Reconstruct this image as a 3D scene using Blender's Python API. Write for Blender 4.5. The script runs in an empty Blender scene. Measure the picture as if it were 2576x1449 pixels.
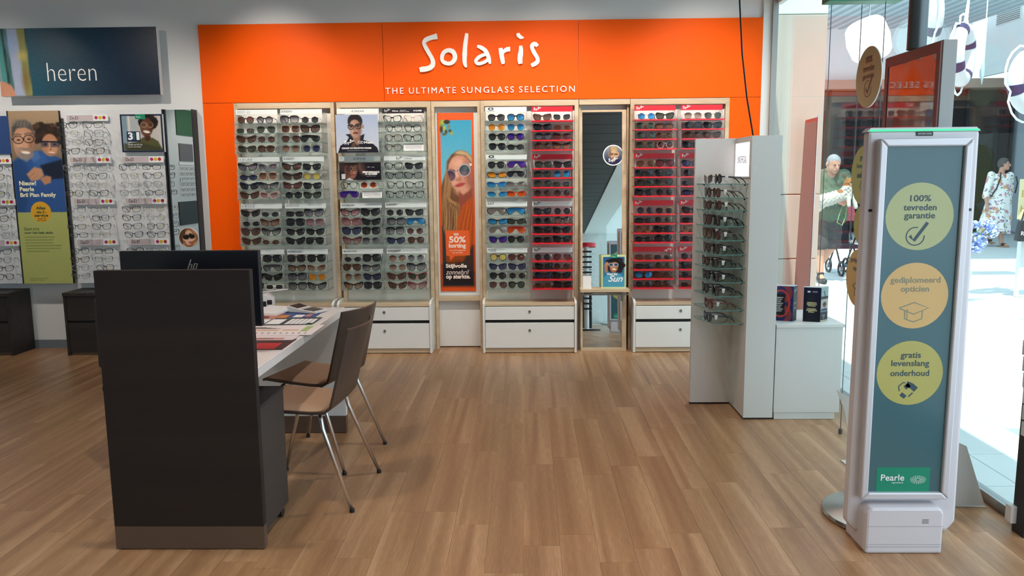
import bpy, math, random
import numpy as np
from mathutils import Matrix, Vector

SC = bpy.context.scene
COL = SC.collection
random.seed(7); RNG = np.random.default_rng(7)
PI = math.pi

# ------------------------------------------------------------------ camera
CAM_H = 1.5; F_PX = 1985.8
_p, _y, _r = math.radians(8.068), math.radians(-1.1637), math.radians(-0.5334)
_F = Vector((math.sin(_y)*math.cos(_p), math.cos(_y)*math.cos(_p), -math.sin(_p)))
_R0 = Vector((math.cos(_y), -math.sin(_y), 0)); _U0 = _R0.cross(_F)
_R = _R0*math.cos(_r) + _U0*math.sin(_r); _U = _U0*math.cos(_r) - _R0*math.sin(_r)
cam_d = bpy.data.cameras.new('camera'); cam = bpy.data.objects.new('camera', cam_d); COL.objects.link(cam)
cam_d.sensor_fit = 'HORIZONTAL'; cam_d.sensor_width = 36; cam_d.lens = F_PX/2576*36
cam_d.clip_start = .05; cam_d.clip_end = 200
mw = Matrix((( _R.x, _U.x, -_F.x, 0), (_R.y, _U.y, -_F.y, 0), (_R.z, _U.z, -_F.z, CAM_H), (0, 0, 0, 1)))
cam.matrix_world = mw
SC.camera = cam

# ------------------------------------------------------------------ world, sun, exposure
w = bpy.data.worlds.new('sky'); SC.world = w; w.use_nodes = True
bg = w.node_tree.nodes['Background']; bg.inputs[0].default_value = (.72, .88, 1.0, 1); bg.inputs[1].default_value = 2.5
sl = bpy.data.lights.new('sun', 'SUN'); sl.energy = 8; sl.angle = math.radians(.6); sl.color = (1, .96, .9)
sun = bpy.data.objects.new('sun', sl); COL.objects.link(sun)
sun.rotation_euler = Vector((.125, .42, -1)).to_track_quat('-Z', 'Y').to_euler(); sun.location = (6, 4, 12)
SC.view_settings.view_transform = 'Standard'; SC.view_settings.look = 'None'
SC.view_settings.gamma = 1; SC.view_settings.use_curve_mapping = False
SC.view_settings.exposure = 0.0
SC.cycles.transparent_max_bounces = 40
SPOT_W = 66.0          # watts of one ceiling spot
SPOT_COL = (1.0, .91, .80)

# ------------------------------------------------------------------ helpers: colours and materials
def lin(hx):
    hx = hx.lstrip('#'); c = [int(hx[i:i+2], 16)/255 for i in (0, 2, 4)]
    return tuple(v/12.92 if v <= .04045 else ((v+.055)/1.055)**2.4 for v in c)
MATS = {}
def M(name, hx='#808080', rough=.5, metal=0, alpha=1, emit=0, spec=.5, noise=0, nscale=8, bump=0, bscale=60, coat=0):
    if name in MATS: return MATS[name]
    m = bpy.data.materials.new(name); m.use_nodes = True; nt = m.node_tree; b = nt.nodes['Principled BSDF']
    c = lin(hx) + (1,)
    b.inputs['Base Color'].default_value = c; b.inputs['Roughness'].default_value = rough
    b.inputs['Metallic'].default_value = metal; b.inputs['Alpha'].default_value = alpha
    b.inputs['Specular IOR Level'].default_value = spec
    if coat: b.inputs['Coat Weight'].default_value = coat; b.inputs['Coat Roughness'].default_value = .08
    if emit: b.inputs['Emission Color'].default_value = c; b.inputs['Emission Strength'].default_value = emit
    if noise or bump:
        tc = nt.nodes.new('ShaderNodeTexCoord'); 
    if noise:
        n = nt.nodes.new('ShaderNodeTexNoise'); n.inputs['Scale'].default_value = nscale; n.inputs['Detail'].default_value = 4
        nt.links.new(tc.outputs['Object'], n.inputs['Vector'])
        mx = nt.nodes.new('ShaderNodeMix'); mx.data_type = 'RGBA'
        mx.inputs['A'].default_value = tuple(v*(1-noise) for v in c[:3]) + (1,); mx.inputs['B'].default_value = tuple(min(1, v*(1+noise)) for v in c[:3]) + (1,)
        nt.links.new(n.outputs['Fac'], mx.inputs['Factor']); nt.links.new(mx.outputs['Result'], b.inputs['Base Color'])
    if bump:
        n2 = nt.nodes.new('ShaderNodeTexNoise'); n2.inputs['Scale'].default_value = bscale; n2.inputs['Detail'].default_value = 3
        nt.links.new(tc.outputs['Object'], n2.inputs['Vector'])
        bp = nt.nodes.new('ShaderNodeBump'); bp.inputs['Strength'].default_value = bump; bp.inputs['Distance'].default_value = .002
        nt.links.new(n2.outputs['Fac'], bp.inputs['Height']); nt.links.new(bp.outputs['Normal'], b.inputs['Normal'])
    MATS[name] = m; return m

def wood(name, c0, c1, c2, sc=(60, 4, 60), rough=.45, rand=0, fine=4.0):
    """streaky wood grain running along one object axis"""
    if name in MATS: return MATS[name]
    m = bpy.data.materials.new(name); m.use_nodes = True; nt = m.node_tree; b = nt.nodes['Principled BSDF']; L = nt.links.new
    tc = nt.nodes.new('ShaderNodeTexCoord'); oi = nt.nodes.new('ShaderNodeObjectInfo')
    sh = nt.nodes.new('ShaderNodeVectorMath'); sh.operation = 'MULTIPLY_ADD'
    cmb = nt.nodes.new('ShaderNodeCombineXYZ'); 
    mu = nt.nodes.new('ShaderNodeMath'); mu.operation = 'MULTIPLY'; mu.inputs[1].default_value = 37.0
    L(oi.outputs['Random'], mu.inputs[0]); L(mu.outputs[0], cmb.inputs[0]); L(mu.outputs[0], cmb.inputs[1])
    mp = nt.nodes.new('ShaderNodeMapping'); mp.inputs['Scale'].default_value = sc
    ad = nt.nodes.new('ShaderNodeVectorMath'); ad.operation = 'ADD'
    L(tc.outputs['Object'], mp.inputs['Vector']); L(mp.outputs[0], ad.inputs[0]); L(cmb.outputs[0], ad.inputs[1])
    n1 = nt.nodes.new('ShaderNodeTexNoise'); n1.inputs['Scale'].default_value = .16; n1.inputs['Detail'].default_value = 5; n1.inputs['Distortion'].default_value = .6
    n2 = nt.nodes.new('ShaderNodeTexNoise'); n2.inputs['Scale'].default_value = fine; n2.inputs['Detail'].default_value = 3
    L(ad.outputs[0], n1.inputs['Vector']); L(ad.outputs[0], n2.inputs['Vector'])
    r = nt.nodes.new('ShaderNodeValToRGB'); e = r.color_ramp.elements
    e[0].position = .3; e[0].color = lin(c0)+(1,); e[1].position = .7; e[1].color = lin(c2)+(1,)
    k = e.new(.5); k.color = lin(c1)+(1,)
    mixf = nt.nodes.new('ShaderNodeMath'); mixf.operation = 'MULTIPLY_ADD'; mixf.inputs[1].default_value = .45
    sub = nt.nodes.new('ShaderNodeMath'); sub.operation = 'SUBTRACT'; sub.inputs[1].default_value = .5
    L(n2.outputs['Fac'], sub.inputs[0]); L(sub.outputs[0], mixf.inputs[0])
    if rand:
        rs = nt.nodes.new('ShaderNodeMath'); rs.operation = 'MULTIPLY_ADD'; rs.inputs[1].default_value = rand; L(oi.outputs['Random'], rs.inputs[0])
        rs2 = nt.nodes.new('ShaderNodeMath'); rs2.operation = 'ADD'; rs2.inputs[1].default_value = -rand/2
        L(n1.outputs['Fac'], rs.inputs[2]); L(rs.outputs[0], rs2.inputs[0]); L(rs2.outputs[0], mixf.inputs[2])
    else: L(n1.outputs['Fac'], mixf.inputs[2])
    L(mixf.outputs[0], r.inputs[0]); L(r.outputs[0], b.inputs['Base Color'])
    b.inputs['Roughness'].default_value = rough
    bp = nt.nodes.new('ShaderNodeBump'); bp.inputs['Strength'].default_value = .08; bp.inputs['Distance'].default_value = .002
    L(n2.outputs['Fac'], bp.inputs['Height']); L(bp.outputs[0], b.inputs['Normal'])
    MATS[name] = m; return m

def glass(name, tint='#eef7f4', r0=.05, body=None, bodyfac=0, gcol='#ffffff', rough=0, power=5):
    """thin sheet glass: see-through, with mirror reflection growing at grazing view"""
    if name in MATS: return MATS[name]
    m = bpy.data.materials.new(name); m.use_nodes = True; nt = m.node_tree; L = nt.links.new
    nt.nodes.remove(nt.nodes['Principled BSDF']); out = nt.nodes['Material Output']
    tr = nt.nodes.new('ShaderNodeBsdfTransparent'); tr.inputs[0].default_value = lin(tint)+(1,)
    gl = nt.nodes.new('ShaderNodeBsdfGlossy'); gl.inputs[0].default_value = lin(gcol)+(1,); gl.inputs[1].default_value = rough
    lw = nt.nodes.new('ShaderNodeLayerWeight')
    pw = nt.nodes.new('ShaderNodeMath'); pw.operation = 'POWER'; pw.inputs[1].default_value = power
    L(lw.outputs['Facing'], pw.inputs[0])
    ma = nt.nodes.new('ShaderNodeMath'); ma.operation = 'MULTIPLY_ADD'; ma.inputs[1].default_value = 1-r0; ma.inputs[2].default_value = r0; ma.use_clamp = True
    L(pw.outputs[0], ma.inputs[0])
    mx = nt.nodes.new('ShaderNodeMixShader'); L(ma.outputs[0], mx.inputs[0]); L(tr.outputs[0], mx.inputs[1]); L(gl.outputs[0], mx.inputs[2])
    last = mx
    if body:
        df = nt.nodes.new('ShaderNodeBsdfDiffuse'); df.inputs[0].default_value = lin(body)+(1,)
        m2 = nt.nodes.new('ShaderNodeMixShader'); m2.inputs[0].default_value = bodyfac
        L(mx.outputs[0], m2.inputs[1]); L(df.outputs[0], m2.inputs[2]); last = m2
    L(last.outputs[0], out.inputs[0])
    MATS[name] = m; return m

def lens_mat(name, top, bot, a0, a1, metal=0, rough=.08):
    """tinted lens: colour and density run from the bottom (bot, a0) to the top (top, a1) of the lens, as a graded lens is made"""
    if name in MATS: return MATS[name]
    m = bpy.data.materials.new(name); m.use_nodes = True; nt = m.node_tree; b = nt.nodes['Principled BSDF']; L = nt.links.new
    tc = nt.nodes.new('ShaderNodeTexCoord'); sp = nt.nodes.new('ShaderNodeSeparateXYZ'); L(tc.outputs['Generated'], sp.inputs[0])
    r = nt.nodes.new('ShaderNodeValToRGB'); e = r.color_ramp.elements
    e[0].position = .1; e[0].color = lin(bot)+(a0,); e[1].position = .85; e[1].color = lin(top)+(a1,)
    L(sp.outputs[2], r.inputs[0]); L(r.outputs[0], b.inputs['Base Color']); L(r.outputs[1], b.inputs['Alpha'])
    b.inputs['Roughness'].default_value = rough; b.inputs['Metallic'].default_value = metal
    MATS[name] = m; return m

VCM = None
def vcol_mat(rough=.35):
    """flat print: colour stored in the mesh"""
    global VCM
    if VCM: return VCM
    m = bpy.data.materials.new('printed_picture'); m.use_nodes = True; nt = m.node_tree; b = nt.nodes['Principled BSDF']
    a = nt.nodes.new('ShaderNodeAttribute'); a.attribute_name = 'Col'; nt.links.new(a.outputs['Color'], b.inputs['Base Color'])
    b.inputs['Roughness'].default_value = rough; b.inputs['Specular IOR Level'].default_value = .3
    VCM = m; return m

# ------------------------------------------------------------------ helpers: objects
WL = {}
def wl(o): return WL.get(o.name, Vector((0, 0, 0))) if o else Vector((0, 0, 0))
def tag(o, label=None, cat=None, group=None, kind=None):
    if label: o['label'] = label
    if cat: o['category'] = cat
    if group: o['group'] = group
    if kind: o['kind'] = kind
    return o
def thing(name, label, cat, loc=(0, 0, 0), group=None, rz=0):
    o = bpy.data.objects.new(name, None); COL.objects.link(o); o.location = loc; o.rotation_euler = (0, 0, rz)
    o.empty_display_size = .1; WL[o.name] = Vector(loc)
    return tag(o, label, cat, group)

class MB:
    def __init__(s): s.v = []; s.f = []; s.m = []
    def add(s, vs, fs, m=0):
        n = len(s.v); s.v += [tuple(p) for p in vs]; s.f += [tuple(i+n for i in f) for f in fs]; s.m += [m]*len(fs); return s
    def box(s, x0, y0, z0, x1, y1, z1, m=0):
        return s.add([(x0,y0,z0),(x1,y0,z0),(x1,y1,z0),(x0,y1,z0),(x0,y0,z1),(x1,y0,z1),(x1,y1,z1),(x0,y1,z1)],
                     [(0,3,2,1),(4,5,6,7),(0,1,5,4),(1,2,6,5),(2,3,7,6),(3,0,4,7)], m)
    def prism(s, poly, ax, a, b, m=0, mside=None):
        """polygon (2D, counter-clockwise in the remaining two axes) pulled out along axis ax from a to b"""
        n = len(poly)
        def P(q, t):
            return {'x': (t, q[0], q[1]), 'y': (q[0], t, q[1]), 'z': (q[0], q[1], t)}[ax]
        vs = [P(q, a) for q in poly] + [P(q, b) for q in poly]
        fr, bk = tuple(range(n)), tuple(range(2*n-1, n-1, -1))
        sd = [(i, i+n, (i+1) % n+n, (i+1) % n) for i in range(n)]
        ms = m if mside is None else mside
        k = len(s.v); s.v += vs
        for f, mm in [(fr, m), (bk, m)] + [(q, ms) for q in sd]:
            s.f.append(tuple(i+k for i in f)); s.m.append(mm)
        return s
    def tube(s, pts, r, n=8, m=0, cap=True):
        P = [Vector(p) for p in pts]; rr = r if isinstance(r, (list, tuple)) else [r]*len(P)
        t0 = (P[1]-P[0]).normalized(); u = t0.orthogonal().normalized(); k = len(s.v); prev = t0
        for i, p in enumerate(P):
            t = (P[min(i+1, len(P)-1)]-P[max(i-1, 0)]).normalized()
            q = prev.rotation_difference(t); u = (q @ u).normalized(); prev = t; v = t.cross(u)
            for j in range(n):
                a = 2*PI*j/n; s.v.append(tuple(p + rr[i]*(math.cos(a)*u + math.sin(a)*v)))
        for i in range(len(P)-1):
            for j in range(n):
                a, b = k+i*n+j, k+i*n+(j+1) % n
                s.f.append((a, b, b+n, a+n)); s.m.append(m)
        if cap:
            s.f.append(tuple(k+j for j in range(n))[::-1]); s.m.append(m)
            e = k+(len(P)-1)*n; s.f.append(tuple(e+j for j in range(n))); s.m.append(m)
        return s
    def cyl(s, p0, p1, r0, r1=None, n=20, m=0): return s.tube([p0, p1], [r0, r0 if r1 is None else r1], n, m)
    def lathe(s, prof, c=(0, 0, 0), n=28, m=0):
        k = len(s.v)
        for r, z in prof:
            for j in range(n):
                a = 2*PI*j/n; s.v.append((c[0]+r*math.cos(a), c[1]+r*math.sin(a), c[2]+z))
        for i in range(len(prof)-1):
            for j in range(n):
                a, b = k+i*n+j, k+i*n+(j+1) % n; s.f.append((a, b, b+n, a+n)); s.m.append(m)
        s.f.append(tuple(k+j for j in range(n))[::-1]); s.m.append(m)
        e = k+(len(prof)-1)*n; s.f.append(tuple(e+j for j in range(n))); s.m.append(m)
        return s
    def ribbon(s, pts, wd, a, b, m=0, ax='y'):
        """brush stroke: 2D polyline with widths, pulled out along an axis from a to b"""
        P = [np.array(p, float) for p in pts]; ww = wd if isinstance(wd, (list, tuple)) else [wd]*len(P)
        Lf, Rt = [], []
        for i, p in enumerate(P):
            t = P[min(i+1, len(P)-1)]-P[max(i-1, 0)]; t = t/(np.linalg.norm(t)+1e-9); nn = np.array([-t[1], t[0]])
            Lf.append(p+nn*ww[i]/2); Rt.append(p-nn*ww[i]/2)
        for i in range(len(P)-1):
            s.prism([Rt[i], Rt[i+1], Lf[i+1], Lf[i]], ax, a-.00002*i, b, m)
        return s
    def xf(s, mat, k=0):
        s.v = s.v[:k] + [tuple(mat @ Vector(p)) for p in s.v[k:]]; return s
    def mesh(s, name, off=Vector((0, 0, 0)), smooth=False):
        me = bpy.data.meshes.new(name); me.from_pydata([(p[0]-off.x, p[1]-off.y, p[2]-off.z) for p in s.v], [], s.f)
        if any(s.m): me.polygons.foreach_set('material_index', s.m)
        if smooth: me.polygons.foreach_set('use_smooth', [True]*len(s.f))
        me.update(); return me
    def obj(s, name, mats, parent=None, smooth=False, bevel=0, label=None, cat=None, group=None, kind=None, local=False, auto=None):
        if not isinstance(mats, (list, tuple)): mats = [mats]
        if parent is not None: off = Vector((0, 0, 0)) if local else wl(parent)
        else:
            a = np.array(s.v); lo, hi = a.min(0), a.max(0); off = Vector((float(lo[0]+hi[0])/2, float(lo[1]+hi[1])/2, float(lo[2])))
        me = s.mesh(name, off, smooth)
        for x in mats: me.materials.append(x)
        o = bpy.data.objects.new(name, me); COL.objects.link(o)
        if parent is not None: o.parent = parent; WL[o.name] = Vector(off)
        else: o.location = off; WL[o.name] = Vector(off)
        if bevel:
            b = o.modifiers.new('bevel', 'BEVEL'); b.width = bevel; b.segments = 2; b.limit_method = 'ANGLE'
        if auto:
            me.polygons.foreach_set('use_smooth', [True]*len(s.f)); me.set_sharp_from_angle(angle=math.radians(auto))
        return tag(o, label, cat, group, kind)
def Box(*a): return MB().box(*a)
def put(name, me, parent, mats, loc=(0, 0, 0), rot=(0, 0, 0)):
    """object sharing mesh data, material chosen per object"""
    o = bpy.data.objects.new(name, me); COL.objects.link(o); o.parent = parent; o.location = loc; o.rotation_euler = rot
    for i, m in enumerate(mats if isinstance(mats, (list, tuple)) else [mats]):
        o.material_slots[i].link = 'OBJECT'; o.material_slots[i].material = m
    return o

# ------------------------------------------------------------------ helpers: lettering (filled in at the end in one pass)
TEXTS = []
def face_m(facing):
    u, v = {'-y': (Vector((1, 0, 0)), Vector((0, 0, 1))), '-x': (Vector((0, -1, 0)), Vector((0, 0, 1))), '+z': (Vector((1, 0, 0)), Vector((0, 1, 0))),
            '+y': (Vector((-1, 0, 0)), Vector((0, 0, 1))), '+x': (Vector((0, 1, 0)), Vector((0, 0, 1)))}[facing]
    n = u.cross(v); return Matrix(((u.x, v.x, n.x), (u.y, v.y, n.y), (u.z, v.z, n.z)))
def text(body, parent, mat, at, w=None, h=None, facing='-y', bold=0, depth=.0006, align='l', shear=0, name='lettering', rot=0, label=None, spacing=1.0):
    """at = world point of the left end of the text's own lower edge ('c': of its centre)"""
    me = bpy.data.meshes.new(name); me.materials.append(mat)
    o = bpy.data.objects.new(name, me); COL.objects.link(o); o.parent = parent
    o.location = Vector(at) - wl(parent); R = face_m(facing) @ Matrix.Rotation(rot, 3, 'Z'); o.rotation_euler = R.to_euler()
    TEXTS.append((me, body, w, h, bold, depth, align, shear, spacing)); 
    if label: o['label'] = label
    return o
def finish_texts():
    cs = {}
    for t in TEXTS:
        k = (t[1], t[4], t[7], t[8])
        if k in cs: continue
        c = bpy.data.curves.new('t', 'FONT'); c.body = t[1]; c.offset = t[4]; c.shear = t[7]; c.extrude = .5; c.resolution_u = 3; c.space_character = t[8]
        o = bpy.data.objects.new('t', c); COL.objects.link(o); cs[k] = o
    dg = bpy.context.evaluated_depsgraph_get(); dg.update()
    got = {}
    for k, o in cs.items():
        me = o.evaluated_get(dg).to_mesh(); n = len(me.vertices); a = np.empty(n*3); me.vertices.foreach_get('co', a); a = a.reshape(-1, 3)
        got[k] = (a, [tuple(p.vertices) for p in me.polygons])
    for o in cs.values():
        c = o.data; bpy.data.objects.remove(o); bpy.data.curves.remove(c)
    for me, body, w_, h_, bold, depth, align, shear, spacing in TEXTS:
        a, fs = got[(body, bold, shear, spacing)]; a = a.copy()
        if not len(a): continue
        lo, hi = a.min(0), a.max(0); sz = hi-lo
        sx = w_/sz[0] if w_ else None; sy = h_/sz[1] if h_ else None
        sx = sx or sy; sy = sy or sx
        a -= [lo[0] if align == 'l' else (lo[0]+hi[0])/2, lo[1] if align == 'l' else (lo[1]+hi[1])/2, lo[2]]
        a *= [sx, sy, depth/max(sz[2], 1e-6)]
        me.from_pydata(a.tolist(), [], fs); me.update()

# ------------------------------------------------------------------ helpers: printed pictures
def srgb(hx): hx = hx.lstrip('#'); return np.array([int(hx[i:i+2], 16)/255 for i in (0, 2, 4)])
class Paint:
    """a flat print: colours laid on a fine grid; units of the canvas are free (w x h, top left = 0, 0)"""
    def __init__(s, w, h, nx, base='#ffffff'):
        s.w, s.h = w, h; s.nx = nx; s.ny = max(2, int(round(nx*h/w)))
        s.U, s.V = np.meshgrid(np.linspace(0, w, s.nx), np.linspace(0, h, s.ny)); s.px = w/(nx-1)
        s.I = np.ones((s.ny, s.nx, 3))*srgb(base)
    def mixin(s, a, col):
        c = srgb(col) if isinstance(col, str) else col
        s.I = s.I*(1-a[..., None]) + c*a[..., None]; return s
    def grad(s, c0, c1, ax='v', region=None):
        t = (s.V/s.h if ax == 'v' else s.U/s.w)[..., None]; c = srgb(c0)*(1-t)+srgb(c1)*t
        if region:
            x0, y0, x1, y1 = region; m = (s.U >= x0) & (s.U <= x1) & (s.V >= y0) & (s.V <= y1)
            tt = ((s.V-y0)/(y1-y0) if ax == 'v' else (s.U-x0)/(x1-x0))[..., None]; c = srgb(c0)*(1-tt)+srgb(c1)*tt
            s.I = np.where(m[..., None], c, s.I)
        else: s.I = c+0*s.I
        return s
    def ell(s, cx, cy, rx, ry, col, rot=0, soft=None, a=1):
        c, q = math.cos(math.radians(rot)), math.sin(math.radians(rot))
        x = (s.U-cx)*c+(s.V-cy)*q; y = -(s.U-cx)*q+(s.V-cy)*c
        d = (np.sqrt((x/rx)**2+(y/ry)**2)-1)*min(rx, ry); so = soft or s.px*.7
        return s.mixin(np.clip(.5-d/(2*so), 0, 1)*a, col)
    def poly(s, pts, col, soft=None, a=1):
        P = np.array(pts, float); so = soft or s.px*.6; d2 = np.full(s.U.shape, 1e9); ins = np.zeros(s.U.shape, bool)
        for i in range(len(P)):
            p, q = P[i], P[(i+1) % len(P)]; e = q-p; L2 = e@e+1e-9
            t = np.clip(((s.U-p[0])*e[0]+(s.V-p[1])*e[1])/L2, 0, 1)
            d2 = np.minimum(d2, (s.U-p[0]-t*e[0])**2+(s.V-p[1]-t*e[1])**2)
            c = ((p[1] > s.V) != (q[1] > s.V)) & (s.U < (q[0]-p[0])*(s.V-p[1])/(q[1]-p[1]+1e-12)+p[0]); ins ^= c
        d = np.sqrt(d2)*np.where(ins, -1, 1)
        return s.mixin(np.clip(.5-d/(2*so), 0, 1)*a, col)
    def rect(s, x0, y0, x1, y1, col, soft=None, a=1): return s.poly([(x0, y0), (x1, y0), (x1, y1), (x0, y1)], col, soft, a)
    def line(s, pts, wd, col, soft=None, a=1):
        P = np.array(pts, float); so = soft or s.px*.6; d2 = np.full(s.U.shape, 1e9)
        for i in range(len(P)-1):
            p, q = P[i], P[i+1]; e = q-p; L2 = e@e+1e-9; t = np.clip(((s.U-p[0])*e[0]+(s.V-p[1])*e[1])/L2, 0, 1)
            d2 = np.minimum(d2, (s.U-p[0]-t*e[0])**2+(s.V-p[1]-t*e[1])**2)
        return s.mixin(np.clip(.5-(np.sqrt(d2)-wd/2)/(2*so), 0, 1)*a, col)
    def ringl(s, cx, cy, rx, ry, wd, col, rot=0, a=1):
        t = np.linspace(0, 2*PI, 25); c, q = math.cos(math.radians(rot)), math.sin(math.radians(rot))
        return s.line([(cx+rx*math.cos(k)*c-ry*math.sin(k)*q, cy+rx*math.cos(k)*q+ry*math.sin(k)*c) for k in t], wd, col, a=a)
    def grain(s, amt, seed=0): s.I = np.clip(s.I+np.random.default_rng(seed).normal(0, amt, s.I.shape[:2])[..., None], 0, 1); return s
    def mesh(s, name, W, H):
        me = bpy.data.meshes.new(name); X = (s.U/s.w*W).ravel(); Z = ((1-s.V/s.h)*H).ravel()
        co = np.stack([X, np.zeros_like(X), Z], 1); idx = np.arange(s.nx*s.ny).reshape(s.ny, s.nx)
        q = np.stack([idx[1:, :-1], idx[1:, 1:], idx[:-1, 1:], idx[:-1, :-1]], -1).reshape(-1, 4)
        me.vertices.add(len(co)); me.vertices.foreach_set('co', co.ravel()); me.loops.add(q.size); me.polygons.add(len(q))
        me.loops.foreach_set('vertex_index', q.ravel().astype(np.int32)); me.polygons.foreach_set('loop_start', np.arange(0, q.size, 4, dtype=np.int32))
        me.update(calc_edges=True)
        c = np.clip(s.I, 0, 1); l = np.where(c <= .04045, c/12.92, ((c+.055)/1.055)**2.4).reshape(-1, 3)
        at = me.attributes.new('Col', 'FLOAT_COLOR', 'POINT'); at.data.foreach_set('color', np.concatenate([l, np.ones((len(l), 1))], 1).ravel())
        me.materials.append(vcol_mat()); return me
    def put(s, name, parent, at, W, H, rot=None, label=None, facing='-y'):
        """at = world point of the lower left corner"""
        o = bpy.data.objects.new(name, s.mesh(name, W, H)); COL.objects.link(o); o.parent = parent; o.location = Vector(at)-wl(parent)
        R = face_m(facing) @ face_m('-y').inverted()
        o.rotation_euler = R.to_euler() if rot is None else rot
        if label: o['label'] = label
        return o

# ------------------------------------------------------------------ helpers: soft bodies (people, dog, flowers)
def cap(P, a, b, ra, rb):
    a, b = np.array(a, float), np.array(b, float); e = b-a; t = np.clip(((P-a)@e)/(e@e+1e-12), 0, 1)
    return np.linalg.norm(P-a-t[..., None]*e, axis=-1)-(ra+(rb-ra)*t)
def elp(P, c, r, rot=None):
    q = P-np.array(c, float)
    if rot is not None: q = q @ rot
    r = np.array(r, float); k0 = np.linalg.norm(q/r, axis=-1); k1 = np.linalg.norm(q/(r*r), axis=-1)+1e-9
    return k0*(k0-1)/k1
def smin(ds, k):
    d = ds[0]
    for e in ds[1:]:
        h = np.clip(.5+.5*(e-d)/k, 0, 1); d = e*(1-h)+d*h-k*h*(1-h)
    return d
def chain(P, pts, rs): return np.minimum.reduce([cap(P, pts[i], pts[i+1], rs[i], rs[i+1]) for i in range(len(pts)-1)])
def sdf_obj(name, fn, lo, hi, res, mats, parent, matfn=None):
    n = [int(math.ceil((hi[i]-lo[i])/res))+1 for i in range(3)]
    ax = [lo[i]+res*np.arange(n[i]) for i in range(3)]
    P = np.stack(np.meshgrid(*ax, indexing='ij'), -1); V = fn(P)
    nx, ny, nz = n; acc = np.zeros((nx-1, ny-1, nz-1, 3)); cnt = np.zeros((nx-1, ny-1, nz-1))
    def sl(i, j, k): return (slice(i, nx-1+i), slice(j, ny-1+j), slice(k, nz-1+k))
    cor = [(i, j, k) for i in (0, 1) for j in (0, 1) for k in (0, 1)]
    for a in cor:
        for d in range(3):
            if a[d]: continue
            b = list(a); b[d] = 1; va, vb = V[sl(*a)], V[sl(*b)]; m = (va < 0) != (vb < 0)
            t = np.where(m, va/(va-vb+1e-12), 0); p = np.empty(acc.shape); p[:] = a; p[..., d] = t
            acc += np.where(m[..., None], p, 0); cnt += m
    act = cnt > 0; ids = np.full(act.shape, -1); ids[act] = np.arange(act.sum())
    g = np.stack(np.meshgrid(*[np.arange(k-1) for k in n], indexing='ij'), -1)
    vs = (np.array(lo)+res*(g[act]+acc[act]/cnt[act][:, None]))
    fs = []
    for d in range(3):
        o1, o2 = [(1, 2), (2, 0), (0, 1)][d]
        s0 = [slice(1, n[k]-1) for k in range(3)]; s0[d] = slice(0, n[d]-1); s1 = list(s0); s1[d] = slice(1, n[d])
        va, vb = V[tuple(s0)], V[tuple(s1)]; m = (va < 0) != (vb < 0); I = np.argwhere(m)+[0 if k == d else 1 for k in range(3)]
        if not len(I): continue
        def cell(da, db):
            J = I.copy(); J[:, o1] += da; J[:, o2] += db; return ids[J[:, 0], J[:, 1], J[:, 2]]
        q = np.stack([cell(-1, -1), cell(0, -1), cell(0, 0), cell(-1, 0)], 1); fl = ~(va < 0)[m]; q[fl] = q[fl][:, ::-1]; fs.append(q)
    q = np.concatenate(fs); me = bpy.data.meshes.new(name); me.from_pydata(vs.tolist(), [], q.tolist())
    me.polygons.foreach_set('use_smooth', [True]*len(q))
    for x in (mats if isinstance(mats, (list, tuple)) else [mats]): me.materials.append(x)
    if matfn is not None:
        me.polygons.foreach_set('material_index', matfn(vs[q].mean(1)).astype(np.int32))
    me.update(); o = bpy.data.objects.new(name, me); COL.objects.link(o); o.parent = parent; return o

# ================================================================== the room
WALL_Y = 6.92; GX = 2.11
m_wall = M('white_wall_paint', '#e2e2e2', .75, bump=.05, bscale=90)
m_white = M('white_laminate', '#e2e2e0', .38)
m_orange = M('orange_panel', '#ff5c00', .5, bump=.03, bscale=200, spec=.12)
m_oak = wood('oak_edge', '#b8a084', '#c9b294', '#d6c2a6', (8, 8, 60))
m_oakx = wood('oak_rail', '#b8a084', '#c9b294', '#d6c2a6', (2, 40, 40))
m_floor = wood('floor_planks', '#8c6647', '#a27c59', '#bd9874', (70, 2.4, 70), .34, .02, 5.0)
m_dark = wood('dark_ash', '#231d1b', '#2a2421', '#322b28', (3, 60, 60), .5)
m_plinth = M('brown_plinth', '#5e4b3f', .45, noise=.06)
m_black = M('black_plastic', '#16171b', .35)
m_blacks = M('black_satin', '#202024', .5)
m_chrome = M('chrome', '#d8d8dc', .12, 1)
m_steel = M('brushed_steel', '#a9abad', .32, 1)
m_grey = M('grey_metal', '#8b9096', .4, .6)
m_paper = M('white_paper', '#f2efee', .6)
m_glass = glass('facade_glass', '#f2faf8', .012, power=5.8)
m_mirror = M('mirror_silver', '#e6ecea', .01, 1)
m_text_dk = M('print_dark', '#3a3a40', .5)
m_text_wh = M('print_white', '#f4f4f2', .5)
m_green = M('brand_green', '#008a6a', .45)
m_ceil = M('dark_ceiling', '#2c2d2e', .6)

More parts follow.
